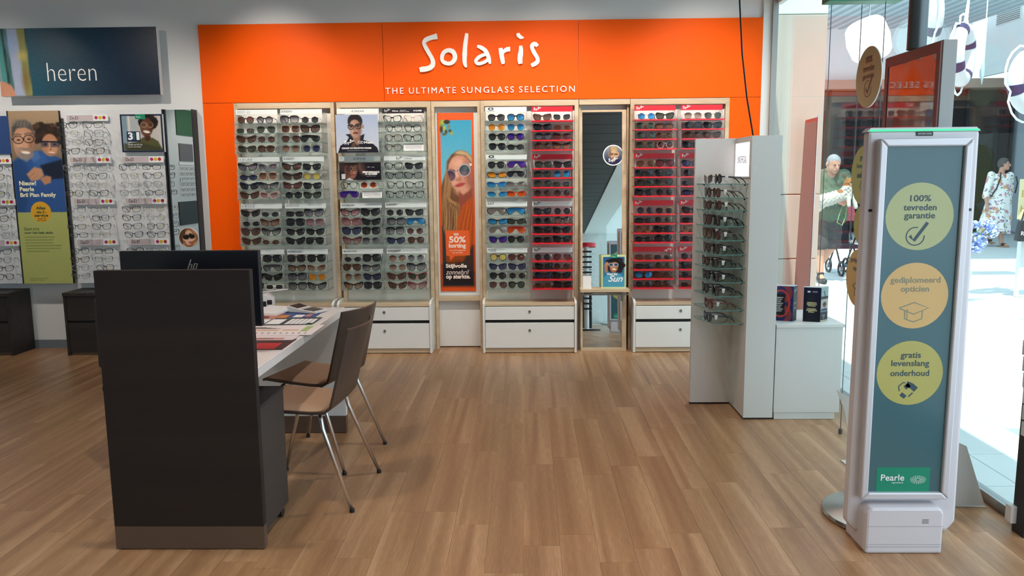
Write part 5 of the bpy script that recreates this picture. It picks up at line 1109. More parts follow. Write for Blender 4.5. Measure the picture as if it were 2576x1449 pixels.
# ================================================================== security pylons at the entrance
m_py = M('pylon_white', '#d6d2d6', .35); m_alu = M('snap_frame', '#d2d0d4', .3, .3)
m_pposter = M('pylon_poster', '#3b646c', .16, spec=.6); m_cg = M('disc_sage', '#b2b884', .3); m_co = M('disc_sand', '#d6b070', .3); m_cy = M('disc_olive', '#b6b060', .3)
m_pt = M('pylon_text', '#2f4a56', .4); m_pt2 = M('pylon_text_light', '#8a8a72', .4); m_glow = M('green_light_strip', '#30e088', .4, emit=1.1)
def pylon(yc, label, reduced=False):
    t = thing('security_pylon', label, 'pylon', (1.5, yc, 0), 'security pylons')
    def B(name, mat, x0, y0, z0, x1, y1, z1, bev=0, par=None): return Box(x0, yc+y0, z0, x1, yc+y1, z1).obj(name, mat, par or t, bevel=bev)
    MB().prism([(1.32, .06), (1.69, .06), (1.722, .10), (1.708, 1.655), (1.29, 1.655), (1.285, .10)], 'y', yc-.025, yc+.025).obj('body', m_py, t, bevel=.012)
    MB().prism([(1.285, 1.653), (1.71, 1.653), (1.695, 1.668), (1.30, 1.668)], 'y', yc-.024, yc+.024).obj('top_cap', m_py, t); B('light_strip', m_glow, 1.295, -.0262, 1.6545, 1.705, -.02, 1.6605)
    MB().prism([(1.333, .0), (1.635, 0), (1.635, .17), (1.62, .19), (1.348, .19), (1.333, .17)], 'y', yc-.10, yc+.10).obj('base_housing', m_py, t, bevel=.01)
    for z in (.03, .04, .115): B('groove', M('groove_grey', '#a8a5a8', .5), 1.3345, -.1012, z, 1.6335, -.0998, z+.0012)
    for k in range(4): B('vent_slit', m_grey, 1.55, -.1014, .128+.005*k, 1.575, -.0998, .1298+.005*k)
    for x in (1.312, 1.688): B('sensor', m_black, x-.007, -.0268, 1.352, x+.007, -.0245, 1.362)
    B('badge', m_black, 1.468, -.0268, 1.636, 1.532, -.0245, 1.652, .004)
    text('ANTITHEFT SYSTEM', t, m_text_wh, (1.5, yc-.027, 1.644), w=.05, h=.006, align='c')
    for s, fc in ((-1, '-y'), (1, '+y')):
        def yy(a): return yc+s*a
        def bx(x0, x1, z0, z1, a, b): return Box(x0, min(yy(a), yy(b)), z0, x1, max(yy(a), yy(b)), z1)
        X0, X1, Z0, Z1 = 1.319, 1.665, .2115, 1.625; wd = .029
        fr = thing_part = None
        for nm, pol in (('frame_side', [(X0, Z0), (X0+wd, Z0+wd), (X0+wd, Z1-wd), (X0, Z1)]), ('frame_side', [(X1, Z0), (X1, Z1), (X1-wd, Z1-wd), (X1-wd, Z0+wd)]), ('frame_top', [(X0, Z1), (X0+wd, Z1-wd), (X1-wd, Z1-wd), (X1, Z1)]), ('frame_bottom', [(X0, Z0), (X1, Z0), (X1-wd, Z0+wd), (X0+wd, Z0+wd)])):
            MB().prism(pol, 'y', min(yy(.025), yy(.068)), max(yy(.025), yy(.068))).obj(nm, m_alu, t, bevel=.006)
        po = bx(X0+wd-.002, X1-wd+.002, Z0+wd-.002, Z1-wd+.002, .025, .0535).obj('poster', m_pposter, t)
        def P(x, z): return ((x, yy(.0542), z) if s < 0 else (2.984-x, yy(.0542), z))
        for (cx, cz, mt) in ((1.487, 1.334, m_cg), (1.487, 1.030, m_co), (1.487, .725, m_cy)):
            px = P(cx, cz)[0]; MB().prism([(px+.128*math.cos(a), cz+.128*math.sin(a)) for a in np.linspace(0, 2*PI, 40, endpoint=False)], 'y', min(yy(.0534), yy(.0540)), max(yy(.0534), yy(.0540))).obj('disc', mt, po)
        def tx(body, x, z, w_, h_, mt=m_pt, bold=.012): text(body, po, mt, P(x, z), w=w_, h=h_, facing=fc, align='c', bold=bold)
        tx('100%', 1.487, 1.403, .078, .024); tx('tevreden', 1.487, 1.369, .124, .024); tx('garantie', 1.487, 1.334, .116, .03)
        tx('gediplomeerd', 1.487, 1.088, .19, .03, m_pt2); tx('opticien', 1.487, 1.053, .108, .029, m_pt2)
        tx('gratis', 1.487, 0.793, .078, .03); tx('levenslang', 1.487, 0.761, .146, .031); tx('onderhoud', 1.487, 0.725, .15, .024)
        def ic(strokes, w_, mt, cx, cz, name='icon'):
            b = MB()
            for st, ww in strokes:
                b.ribbon([(P(cx+p_[0], 0)[0], cz+p_[1]) for p_ in st], ww, min(yy(.0538), yy(.0544)), max(yy(.0538), yy(.0544)))
            b.obj(name, mt, po)
        q = np.linspace(math.radians(75), math.radians(365), 24)
        ic([([(.034*math.cos(a), .034*math.sin(a)) for a in q], .004), ([(-.020, .002), (-.004, -.016), (.044, .052)], .0125)], 0, m_pt, 1.475, 1.259)
        ic([([(-.056, .014), (0, .036), (.056, .014), (0, -.010), (-.056, .014)], .0045), ([(-.033, .004), (-.033, -.028), (0, -.04), (.033, -.028), (.033, .004)], .0045), ([(-.0245, .01), (-.0245, -.034)], .0035)], 0, m_pt2, 1.487, .968)
        ic([([(.0, .024), (.02, .016), (.038, .0)], .022), ([(-.006, .008), (.012, .02)], .018), ([(-.03, .014), (-.012, .03), (-.004, .027)], .004), ([(-.03, .014), (-.026, -.006)], .004), ([(-.02, -.016), (-.002, -.03)], .016), ([(.01, -.028), (.026, -.012)], .005)], 0, m_pt, 1.477, .658)
        gx0 = P(1.382 if s < 0 else 1.592, 0)[0]; lgp = bx(gx0, gx0+.21, .2405, .341, .0534, .0542).obj('logo_plate', m_green, po)
        def P2(x): return (P(x, 0)[0], yy(.0545))
        text('Pearle', po, m_text_wh, (P2(1.445)[0], yy(.0545), .299), w=.092, h=.026, facing=fc, align='c', bold=.01); text('opticiens', po, m_text_wh, (P2(1.465)[0], yy(.0545), .277), w=.045, h=.008, facing=fc, align='c')
        b = MB(); cx = P2(1.546)[0]
        for rr in range(4):
            for k in range(10+4*rr):
                a = 2*PI*k/(10+4*rr); dx, dz = (.0095+.0065*rr)*math.cos(a), (.005+.0037*rr)*math.sin(a); b.box(cx+dx-.0014, min(yy(.054), yy(.0546)), .29+dz-.0012, cx+dx+.0014, max(yy(.054), yy(.0546)), .29+dz+.0012)
        b.obj('dot_emblem', m_text_wh, po)
pylon(3.085, 'white security pylon with dark teal poster and three round texts, nearest the glass front')
pylon(1.12, 'white security pylon with teal poster, right one seen in the tall mirror')
pylon(-.9, 'white security pylon with teal poster, left one seen in the tall mirror')

# ================================================================== hanging round signs on wires by the glass
m_wire = M('steel_wire', '#6d6f73', .4, .8); DX = 1.81
for k, y in enumerate((4.46, 4.17, 4.90)):
    MB().cyl((DX, y, .02), (DX, y, 3.16), .0022, n=6).cyl((DX, y, .003), (DX, y, .03), .011, n=10).obj('hanging_wire', m_wire, label=['thin steel wire with floor weight holding the far edge of the round signs', 'thin steel wire with floor weight holding the near edge of the round signs', 'thin bare steel wire hanging in front of the beige pillar'][k], cat='wire')
m_rim = M('disc_edge_white', '#eeeeea', .4)
for k, (z, mt, lines, lb, ic) in enumerate([(2.0, M('hang_ochre', '#c2b488', .6), ('100%', 'tevreden', 'garantie'), 'round ochre hanging sign with a tick, topmost on the wires', 1), (1.487, M('hang_olive', '#a8a452', .45), ('gratis', 'levenslang', 'onderhoud'), 'round olive hanging sign, second on the wires', 0),
                                   (1.22, M('hang_glitter', '#a89a4a', .5, noise=.4, nscale=300), (), 'round glittering gold hanging sign between the lettered ones', 0), (.93, M('hang_sand', '#cc9e50', .45), ('gediplomeerd', 'opticien'), 'round sand coloured hanging sign, lowest on the wires', 2)]):
    r = .158 if lines else .11; yc_ = 4.315
    t = thing('hanging_disc', lb, 'sign', (DX, yc_, z), 'round hanging signs'); x = DX-.004 if k != 2 else DX+.004
    MB().prism([(yc_+r*math.cos(a), z+r*math.sin(a)) for a in np.linspace(0, 2*PI, 40, endpoint=False)], 'x', x-.003, x+.003, 0, 1).obj('disc', [mt, m_rim], t)
    for i, s_ in enumerate(lines): text(s_, t, m_pt if k else M('hang_text_plum', '#4a3440', .5), (x-.0036, yc_, z+.092-.045*i), w=.017*len(s_) if len(s_) > 4 else .085, h=.034, facing='-x', align='c')
    b = MB()
    def yz(p_): return (yc_-p_[0], z-.06+p_[1])
    if ic == 1:
        b.ribbon([yz((.042*math.cos(a), .042*math.sin(a))) for a in np.linspace(1.3, 6.4, 24)], .005, x-.0036, x-.003, ax='x'); b.ribbon([yz(p_) for p_ in ((-.025, .0), (-.004, -.022), (.05, .06))], .015, x-.0038, x-.003, ax='x')
    elif ic == 2:
        for st in ([(-.06, .014), (0, .04), (.06, .014), (0, -.012), (-.06, .014)], [(-.035, 0), (-.035, -.035), (0, -.048), (.035, -.035), (.035, 0)]): b.ribbon([yz(p_) for p_ in st], .005, x-.0036, x-.003, ax='x')
    elif lines: b.ribbon([yz(p_) for p_ in ((-.04, .0), (-.02, .03), (.02, .03), (.04, 0), (.0, -.035), (-.04, 0))], .006, x-.0036, x-.003, ax='x')
    if b.v: b.obj('icon', m_pt, t)
# glossy poster box on a steel column
t = thing('poster_column', 'steel column on a round chrome base carrying a glossy poster box', 'sign', (1.635, 3.45, 0))
MB().lathe([(.24, .0), (.245, .012), (.24, .022), (.1, .034), (.045, .05)], (1.545, 3.33, .002), 48).obj('round_base', M('base_chrome', '#b8b4ae', .18, 1), t, auto=35)
for z0, z1 in ((.04, 1.12), (2.01, 3.16)): MB().cyl((1.635, 3.45, z0), (1.635, 3.45, z1), .038, n=24).obj('column', M('column_steel', '#60696c', .35, .5), t, auto=40)
Box(1.62, 3.20, 1.12, 1.675, 3.69, 2.01).obj('poster_box', M('box_grey', '#a4a7a4', .45), t, bevel=.002)
for a in ((3.205, 1.125, 3.235, 2.005), (3.655, 1.125, 3.685, 2.005), (3.235, 1.125, 3.655, 1.155), (3.235, 1.965, 3.655, 2.005)): Box(1.613, a[0], a[1], 1.62, a[2], a[3]).obj('box_frame', M('frame_rosewood', '#8a5c5c', .5), t)
Box(1.6165, 3.235, 1.155, 1.6195, 3.655, 1.965).obj('glossy_face', M('dark_gloss', '#2a2026', .03, spec=1.0, coat=1.0), t)
p = Paint(42, 81, 60, '#8a7c84'); p.poly([(6, 40), (10, 14), (22, 3), (34, 14), (39, 45), (34, 70), (22, 80), (10, 70)], '#a0503c', 3); p.ell(23, 30, 12, 16, '#b08c84', 0, 5); p.ell(24, 60, 14, 18, '#3a2c38', 0, 6)
o = p.put('picture', t, (1.6162, 3.655, 1.155), .42, .81, facing='-x'); MATS['gp'] = gp = VCM.copy(); gp.name = 'glazed_picture'; gb = gp.node_tree.nodes['Principled BSDF']; gb.inputs['Roughness'].default_value = .03; gb.inputs['Coat Weight'].default_value = .55; gb.inputs['Coat Roughness'].default_value = .02; gb.inputs['Coat IOR'].default_value = 1.65; o.data.materials[0] = gp
# green hanging sign and a glowing white window lamp
Box(1.50, 4.1, 2.345, 1.87, 4.2, 2.56).obj('green_sign', m_green, label='green hanging sign box above the round signs', cat='sign', bevel=.004)
for x in (1.58, 1.8): MB().cyl((x, 4.15, 2.56), (x, 4.15, 3.16), .002, n=6).obj('sign_wire', m_wire, label='thin wire holding the green sign box, %s' % ('left' if x < 1.7 else 'right'), cat='wire')
t = thing('window_lamp', 'fat white glowing lamp head hanging in the window beside the round signs', 'lamp', (2.0, 4.75, 2.2))
lp = M('lamp_frosted', '#ffffff', .5, emit=1.3)
d = Vector((.09, -.04, .03)); c0 = Vector((1.96, 4.72, 2.255)); b = MB(); ts = np.linspace(-1, 1, 21); b.tube([c0+d*1.15*float(q) for q in ts], [float(max(.004, .123*(1-abs(q)**3.2)**(1/3.2)*(1+.05*q))) for q in ts], 36); b.obj('lamp_head', lp, t, smooth=True); MB().box(2.0, 4.62, 2.185, 2.02, 4.645, 2.225).obj('slot', m_grey, t); MB().cyl((1.96, 4.72, 2.34), (1.96, 4.72, 3.16), .004, n=8).obj('cable', m_lampw, t)
# bent sheets on the floor by the pylon
m_acr = M('sheet_satin', '#cfc9c2', .3)
t = thing('bent_stand', 'bent pale sheet stand on the floor between pylon and glass', 'stand', (1.98, 3.45, 0))
MB().prism([(1.90, .002), (2.06, .002), (1.958, .285), (1.925, .30), (1.90, .28)], 'y', 3.435, 3.44).obj('upright', m_acr, t); MB().prism([(1.90, 3.44), (2.06, 3.42), (2.02, 3.55), (1.90, 3.55)], 'z', .001, .005).obj('foot', m_acr, t)
t = thing('bent_stand', 'bent pale sheet with pointed corner behind the left side of the pylon', 'stand', (1.64, 3.9, 0))
MB().prism([(1.555, .418), (1.66, .35), (1.72, .10), (1.72, .003), (1.66, .003), (1.60, .30)], 'y', 3.9, 3.905).obj('upright', m_acr, t); MB().prism([(1.64, 3.905), (1.74, 3.905), (1.74, 4.02), (1.64, 4.02)], 'z', .001, .005).obj('foot', m_acr, t)
# dark post at the entrance with white strip and sensor box
t = thing('entrance_post', 'black entrance post with a white notched strip at the right picture edge', 'post', (2.1, 3.2, 0))
Box(2.035, 3.12, 0, 2.30, 3.20, .86).obj('post', m_blacks, t, bevel=.004); Box(2.012, 3.17, .04, 2.052, 3.215, .115).obj('sensor_box', m_white, t, bevel=.004)
for k in range(6): Box(2.012+.006*(5-k), 3.15, .42+.068*k, 2.034, 3.19, .482+.068*k).obj('strip_notch', m_white, t, bevel=.003)
MB().tube([(2.05, 3.16, .035), (2.08, 3.11, .01), (2.2, 3.02, .006)], .004, 6).obj('cable', m_grey, t)
# behind the camera, seen only in the mirrors: carousel, dark panel, wall cards
t = thing('carousel', 'tall rotating sunglass carousel seen in the tall mirror', 'display stand', (1.0, -2.6, 0))
MB().cyl((1.0, -2.6, .03), (1.0, -2.6, 1.75), .05).obj('core', m_sign, t); MB().cyl((1.0, -2.6, 0), (1.0, -2.6, .03), .28, n=28).obj('base', m_blacks, t); MB().cyl((1.0, -2.6, 1.7), (1.0, -2.6, 1.78), .2, n=24).obj('red_crown', m_redsg, t)
for k in range(12): MB().cyl((1.0, -2.6, .4+.105*k), (1.0, -2.6, .405+.105*k), .2, n=20).obj('tier', m_brk, t); MB().box(.9, -2.42, .42+.105*k, 1.1, -2.41, .46+.105*k).obj('glasses_row', m_blacks, t)
t = thing('floor_display', 'dark freestanding floor display seen in the tall mirror', 'panel', (.75, -4.2, 0)); Box(.5, -4.22, 0, 1.2, -4.18, 1.2).obj('panel', m_blacks, t); Box(.5, -4.3, 0, 1.2, -4.1, .02).obj('foot', m_white, t)
t = thing('wall_display', 'left wall display of cards and frames seen in the narrow mirror', 'display rack', (-5.59, .6, .2))
Box(-5.6, -.3, .2, -5.585, 1.6, 2.7).obj('back_board', m_rackp, t)
for y0, y1, z0, z1, hx in ((.33, .97, 2.2, 2.62, '#2f5a36'), (.41, .92, 1.79, 2.07, '#6a6468'), (.35, 1.07, .76, 1.14, '#1e1a1c')): Box(-5.585, y0, z0, -5.57, y1, z1).obj('card', M('card'+hx, hx, .5), t)
gm = glasses_mesh('w', 'O')
for r_ in range(6):
    for c_ in range(4): put('spectacle_frame', gm['frame'], t, FRM['k' if (r_+c_) % 3 else 't'][1], Vector((-5.55, .42+.17*c_, 1.22+.085*r_))-wl(t), (0, 0, PI/2))
for r_ in range(2): Box(-5.58, .4, 1.73-.27*r_, -5.572, .95, 1.77-.27*r_).obj('sign_plate', m_sign, t)

# ================================================================== outside: street, buildings, decorations
m_pave = M('pale_paving', '#c9d0d2', .55, noise=.06, nscale=3); m_joint = M('paving_joint', '#8d979c', .8)
pv = Box(GX+.03, -8, -.12, 30, 32, -.008).obj('pavement', m_joint, kind='structure'); tag(pv, 'pale tiled street paving outside')
tile_me = MB().box(-.2205, -.2205, -.02, .2205, .2205, 0).mesh('tile'); tile_me.materials.append(m_pave)
cut_me = MB().box(.003, -.2205, -.02, .2205, .2205, 0).mesh('tile'); cut_me.materials.append(m_pave)   # first row, cut at the shop front
cells = []
for i in range(40):
    for j in range(60):
        x, y = 2.36-.2225+.445*i, 1.67+.445*j
        if y > 22 or x > 14: continue
        q_ = mw.inverted() @ Vector((x, y, 0))
        if q_.z > -.5: continue
        px, py = 1288+F_PX*q_.x/-q_.z, 724.5-F_PX*q_.y/-q_.z
        if 2000 < px < 2640 and py < 1450: cells.append((y, x))
cells.sort(); rest = MB()
allc = {(round(x, 3), round(y, 3)) for y, x in cells[:300]}
for y, x in cells[:300]:
    o = bpy.data.objects.new('tile', tile_me if x > 2.2 else cut_me); COL.objects.link(o); o.parent = pv; o.location = Vector((x, y, 0))-wl(pv)
for i in range(62):
    for j in range(88):
        x, y = 2.36-.2225+.445*i, -7.5+.265+.445*j
        if (round(x, 3), round(y, 3)) not in allc and not any(abs(y-(1.67+.445*q)) < 1e-6 and (round(x, 3), round(1.67+.445*q, 3)) in allc for q in range(60)): rest.box(x-.2205 if i else x+.003, y-.2205, -.02, x+.2205, y+.2205, 0) if abs(((y-1.67)/.445) % 1) < .01 or abs(((y-1.67)/.445) % 1) > .99 else None
if rest.v: tag(rest.obj('paving_field', m_pave, pv), kind='stuff')
# beige stone pillar beside the shop front
m_stone = M('beige_stone', '#aca096', .7, noise=.04, nscale=5, bump=.05)
t = thing('stone_pillar', 'beige stone pillar of the building beside the shop window', 'pillar', (2.55, 7.6, 0))
for z0, z1 in ((0, .70), (.708, 1.302), (1.31, 2.92), (2.925, 3.6)): Box(2.125, 7.45, z0, 2.725, 8.2, z1).obj('stone_block', m_stone if z0 < 2.9 else M('pale_green_plaster', '#cfd8cc', .7), t, bevel=.006)
t = thing('street_banner', 'narrow faded pink banner with a red top leaning at the pillar', 'banner', (2.70, 7.35, 0))
MB().prism([(2.465, .0), (2.60, 0), (2.612, 1.96), (2.51, 1.94)], 'y', 7.30, 7.312).obj('cloth', M('faded_pink', '#584340', .6), t); MB().prism([(2.51, 1.941), (2.612, 1.961), (2.612, 2.0), (2.515, 1.975)], 'y', 7.298, 7.314).obj('red_head', M('banner_red', '#7a2418', .5), t); MB().cyl((2.612, 7.306, 0), (2.622, 7.306, 2.02), .008, n=10).obj('pole', m_chrome, t)
# far buildings
m_fac = M('white_render', '#eef1f4', .7); m_shop = M('dark_shop_glass', '#2a2226', .06, spec=.8); m_in = M('shop_interior_warm', '#6a4a40', .6); m_blue = M('blue_grey_render', '#b8c4ce', .6)
t = thing('shop_building', 'pale building across the street with a long dark shop front', 'building', (8, 20, 0))
Box(3.0, 20.2, 3.75, 10.9, 24, 8).obj('upper_wall', m_fac, t); Box(3.0, 20.9, 0, 12.15, 24, 3.75).obj('shop_interior', m_in, t); Box(3.0, 19.9, 3.53, 12.15, 20.3, 3.75).obj('fascia', M('fascia_salmon', '#b89a8c', .6), t)
for k in range(8): Box(3.05+1.13*k, 20.25, .12, 4.12+1.13*k, 20.28, 3.5).obj('shop_pane', glass('far_shop_glass', '#5a4a48', .08, '#3a2a28', .45), t)
for k in range(9): Box(2.99+1.13*k, 20.2, 0, 3.05+1.13*k, 20.3, 3.53).obj('mullion', m_blacks, t)
Box(12.2, 19.8, 0, 13.5, 24, 3.7).obj('corner_pillar', m_blue, t); Box(3.0, 16.5, 5.0, 10.6, 20.2, 5.12).obj('canopy', m_fac, t)
for k in range(30): Box(3.1+.25*k, 16.6, 4.97, 3.2+.25*k, 20.1, 5.0).obj('soffit_slat', m_blue, t)
for k, (x, c) in enumerate(((4.2, '#7c4a3a'), (5.8, '#8a5a48'), (7.4, '#52383a'), (9.0, '#7a5248'), (10.2, '#5a4440'), (11.4, '#6a3434'))): Box(x-.5, 20.75, .1, x+.5, 20.89, 2.2+.2*(k % 3)).obj('shop_fitting', M('fitting%d' % k, c, .6), t)
for k, x in enumerate((4.4, 5.5, 6.8, 8.1, 9.5)): Box(x-.12, 20.5, 3.2, x+.12, 20.7, 3.24).obj('shop_lamp', M('shop_lamp_glow', '#fff2e0', .5, emit=6), t)
t = thing('side_building', 'white building along the right side of the street with vent grilles', 'building', (12.5, 15, 0))
Box(11.0, 4, 3.9, 14, 19.75, 8).obj('upper_wall', m_fac, t); Box(12.6, 4, 0, 14, 19.6, 3.9).obj('ground_wall', m_blue, t); Box(10.9, 4, 3.75, 11.0, 19.75, 3.95).obj('eave', m_fac, t)
for y in (18.4, 17.2):
    g = Box(10.975, y, 4.86, 11.0, y+.95, 5.3).obj('vent_frame', m_white, t)
    for k in range(9): Box(10.965, y+.04, 4.885+.044*k, 10.98, y+.91, 4.905+.044*k).obj('louvre', m_grey, g)
for k, y in enumerate((8.0, 12.0, 16.0)): Box(11.0, y, 0, 11.5, y+.5, 3.9).obj('column', m_blue, t)
t = thing('end_canopy', 'pale street canopy beam high over the walkers', 'canopy', (6, 15, 5)); Box(3.5, 14.8, 5.3, 10.85, 15.2, 5.5).obj('beam', m_fac, t)
for k in range(22): Box(7.8+.14*k, 14.7, 5.5, 7.85+.14*k, 14.75, 6.2).obj('railing_bar', m_fac, t)
# unseen roof slab, added to put the walkers by the shops in shade
Box(6.2, 10.4, 8.05, 16, 24, 8.2).obj('shade_roof', m_fac, label='unseen flat roof added to shade the far end of the street', cat='roof')

# lifebuoys hanging over the street
m_bw = M('buoy_white', '#cfcfd0', .45); m_bn = M('buoy_navy', '#242250', .5); m_rope = M('rope_white', '#eceae6', .7)
def buoy(c, R, r, rot, label, sus=True):
    t = thing('lifebuoy', label, 'lifebuoy', c, 'hanging lifebuoys'); t.rotation_euler = rot
    N, n = 48, 14; b = MB()
    for i in range(N):
        a = 2*PI*i/N
        for j in range(n):
            q = 2*PI*j/n; rr = R+r*math.cos(q); b.v.append((rr*math.cos(a), r*math.sin(q), rr*math.sin(a)))
    for i in range(N):
        for j in range(n):
            b.f.append((i*n+j, i*n+(j+1) % n, ((i+1) % N)*n+(j+1) % n, ((i+1) % N)*n+j)); b.m.append(0)
    b.obj('ring', m_bw, t, local=True, smooth=True)
    for k in range(4):
        a0 = PI/4+k*PI/2; b = MB(); m_ = 5
        for i in range(m_+1):
            a = a0-.16+.32*i/m_
            for j in range(n):
                q = 2*PI*j/n; rr = R+r*1.03*math.cos(q); b.v.append((rr*math.cos(a), r*1.03*math.sin(q), rr*math.sin(a)))
        b.f += [(i*n+j, i*n+(j+1) % n, (i+1)*n+(j+1) % n, (i+1)*n+j) for i in range(m_) for j in range(n)]; b.m = [0]*len(b.f); b.obj('band', m_bn, t, local=True, smooth=True)
        a1 = a0+PI/2; mid = (a0+a1)/2
        MB().tube([((R+r)*math.cos(a0), 0, (R+r)*math.sin(a0))]+[((R+r*1.5+.05*math.sin(PI*f))*math.cos(a0+(a1-a0)*f), .01, (R+r*1.5+.05*math.sin(PI*f))*math.sin(a0+(a1-a0)*f)) for f in (.15, .35, .5, .65, .85)]+[((R+r)*math.cos(a1), 0, (R+r)*math.sin(a1))], .012, 6).obj('grab_rope', m_rope, t, local=True, smooth=True)
    if sus:
        MB().tube([(-.06, 0, R+r*.9), (0, 0, R+r+.35), (.06, 0, R+r*.9)], .01, 6).obj('hanging_rope', m_rope, t, local=True)
        E = t.rotation_euler.to_matrix(); top = E @ Vector((0, 0, R+r+.34)); inv = E.inverted(); MB().tube([tuple(inv @ top), tuple(inv @ Vector((top.x, top.y, 6.5-c[2])))], .006, 6).obj('hanging_cord', m_rope, t, local=True)
    return t
buoy((4.76, 9.0, 2.77), .26, .085, (0, .25, math.radians(50)), 'white lifebuoy with navy bands turned edgewise, middle of the hanging ones')
buoy((4.475, 9.2, 3.2), .24, .085, (0, .1, math.radians(80)), 'white lifebuoy with navy bands cut by the top picture edge')
buoy((5.55, 9.0, 2.48), .29, .08, (0, .45, math.radians(25)), 'white lifebuoy with navy bands at the right picture edge')
t = thing('drop_pendant', 'slim pale drop pendant hanging beside the lifebuoys', 'decoration', (5.0, 9.0, 2.45))
MB().lathe([(.004, .30), (.018, .2), (.02, .1), (.003, 0)], (5.0, 9.0, 2.45), 10).obj('drop', M('pendant_pale', '#a9c0c4', .3), t, smooth=True); MB().cyl((5.0, 9.0, 2.74), (5.0, 9.0, 6.5), .006, n=6).obj('hanging_cord', m_rope, t)
Box(3.6, 8.9, 6.5, 6.5, 9.3, 6.6).obj('cord_rail', m_fac, label='pale rail plate above the lifebuoys', cat='rail')

# blue flowers in a planter behind the pylon
t = thing('flower_planter', 'planter of pale blue hydrangea flowers behind the pylon', 'plant', (4.82, 9.0, 0))
MB().lathe([(.12, 0), (.16, .02), (.2, .4), (.21, .42), (.18, .42)], (4.82, 9.0, 0), 24).obj('pot', m_bw, t, auto=40)
m_f1 = M('petal_blue', '#6f86d8', .6); m_f2 = M('petal_pale', '#c8d0ee', .6); m_lf = M('stem_green', '#5f7a58', .6)
for k, (x, z, r) in enumerate(((5.06, .91, .045), (5.14, .93, .055), (5.20, .90, .05), (5.26, .83, .075), (5.05, .76, .07), (5.12, .72, .07), (5.03, .66, .06), (5.10, .64, .055), (4.9, .86, .07), (4.95, .7, .07))):
    b = MB(); y = 9.0+random.uniform(-.05, .05)
    for i in range(70):
        v = RNG.normal(size=3); v /= np.linalg.norm(v); c = np.array([x, y, z])+v*r; u = np.cross(v, [.3, .5, .8]); u /= np.linalg.norm(u); w_ = np.cross(v, u); s_ = .016
        b.add([c+u*s_+v*.002, c+w_*s_, c-u*s_+v*.003, c-w_*s_], [(0, 1, 2, 3)], 0 if (i+k) % 3 else 1)
    f = b.obj('flower_head', [m_f2, m_f1] if k % 2 else [m_f1, m_f2], t); f.data.materials
    MB().tube([(x, y, z), (4.82+(x-4.82)*.3, 9.0, .62), (4.82, 9.0, .35)], .006, 6).obj('stem', m_lf, t)
# white pedestal, cream sign, black bag at the right edge
t = thing('street_pedestal', 'white pedestal at the right picture edge with a cream notice', 'pedestal', (6.2, 9.6, 0)); Box(5.88, 9.5, 0, 6.6, 9.58, .93).obj('block', m_bw, t, bevel=.01); Box(5.90, 9.49, .05, 6.55, 9.4995, .09).obj('foot_band', M('band_blue', '#8aa6c8', .5), t)
ns = Box(5.79, 9.46, .94, 6.25, 9.475, 1.41).obj('notice', M('notice_cream', '#d8c79a', .5), t); text('ETE', ns, M('notice_text', '#b89c5c', .5), (5.815, 9.4595, 1.20), w=.16, h=.08, bold=.03); text('Hie', ns, MATS['notice_text'], (5.815, 9.4595, 1.03), w=.12, h=.07, bold=.03); Box(6.0, 9.476, .93, 6.05, 9.49, 1.3).obj('notice_post', m_steel, t)
t = thing('shoulder_bag', 'black bag with a white round mark hanging by the pedestal', 'bag', (5.85, 9.42, .69)); MB().prism([(5.745, .70), (5.755, .685), (5.99, .685), (6.0, .70), (5.96, .93), (5.78, .93)], 'y', 9.36, 9.44).obj('bag_body', m_blacks, t, bevel=.015); MB().tube([(5.80, 9.4, .92), (5.84, 9.40, 1.1), (5.90, 9.40, 1.1), (5.94, 9.4, .92)], .008, 6).obj('handle', m_black, t); text('R', t, m_text_wh, (5.80, 9.358, .78), h=.045, align='c')

# ================================================================== people
m_skin = M('skin_fair', '#c58e76', .55); m_hair = M('hair_silver', '#85878c', .7); m_shirt = M('shirt_olive', '#4a5a48', .8, noise=.08, nscale=20); m_short = M('shorts_charcoal', '#3a393c', .85, noise=.1, nscale=20); m_shoe = M('shoe_black', '#17181c', .5)
K = .001533
def Z_(zx, zy, y=0): return np.array([(zx-340)*K, y, (1350-zy)*K])
man = thing('person', 'grey-haired man in olive shirt and dark shorts carrying a small white dog', 'person', (4.155, 11.05, 0))
hd = np.array([.020, -.085, 1.625])
sho_l, sho_r = np.array([-.185, .02, 1.465]), np.array([.205, .02, 1.465])
elb_l, wri_l = np.array([-.235, .0, 1.19]), np.array([.0, -.27, 1.15])
elb_r, wri_r = np.array([.275, -.02, 1.20]), np.array([.16, -.28, 1.17])
hipl, hipr = np.array([-.11, .03, .90]), np.array([.10, .03, .90])
knl, ankl = np.array([-.125, -.10, .50]), np.array([-.115, -.16, .09])
knr, ankr = np.array([.075, -.02, .50]), np.array([-.02, .22, .17])
def hand(P, w_, d, up, side):
    d = d/np.linalg.norm(d); s = np.cross(d, up); s /= np.linalg.norm(s); u = np.cross(s, d); ds = [cap(P, w_, w_+d*.07, .028, .032), cap(P, w_+d*.06+s*.03, w_+d*.06-s*.03, .018, .018)]
    for k, L in enumerate((.060, .070, .066, .052)):
        b = w_+d*.085+s*(.033-.022*k); m = b+d*L*.5-u*.006; e = m+d*L*.35-u*.028; ds += [cap(P, b, m, .0095, .009), cap(P, m, e, .009, .0075)]
    b = w_+d*.03+s*.032*side; ds += [cap(P, b, b+d*.03+s*.03*side, .013, .011), cap(P, b+d*.03+s*.03*side, b+d*.062+s*.034*side-u*.012, .011, .009)]
    return smin(ds, .012)
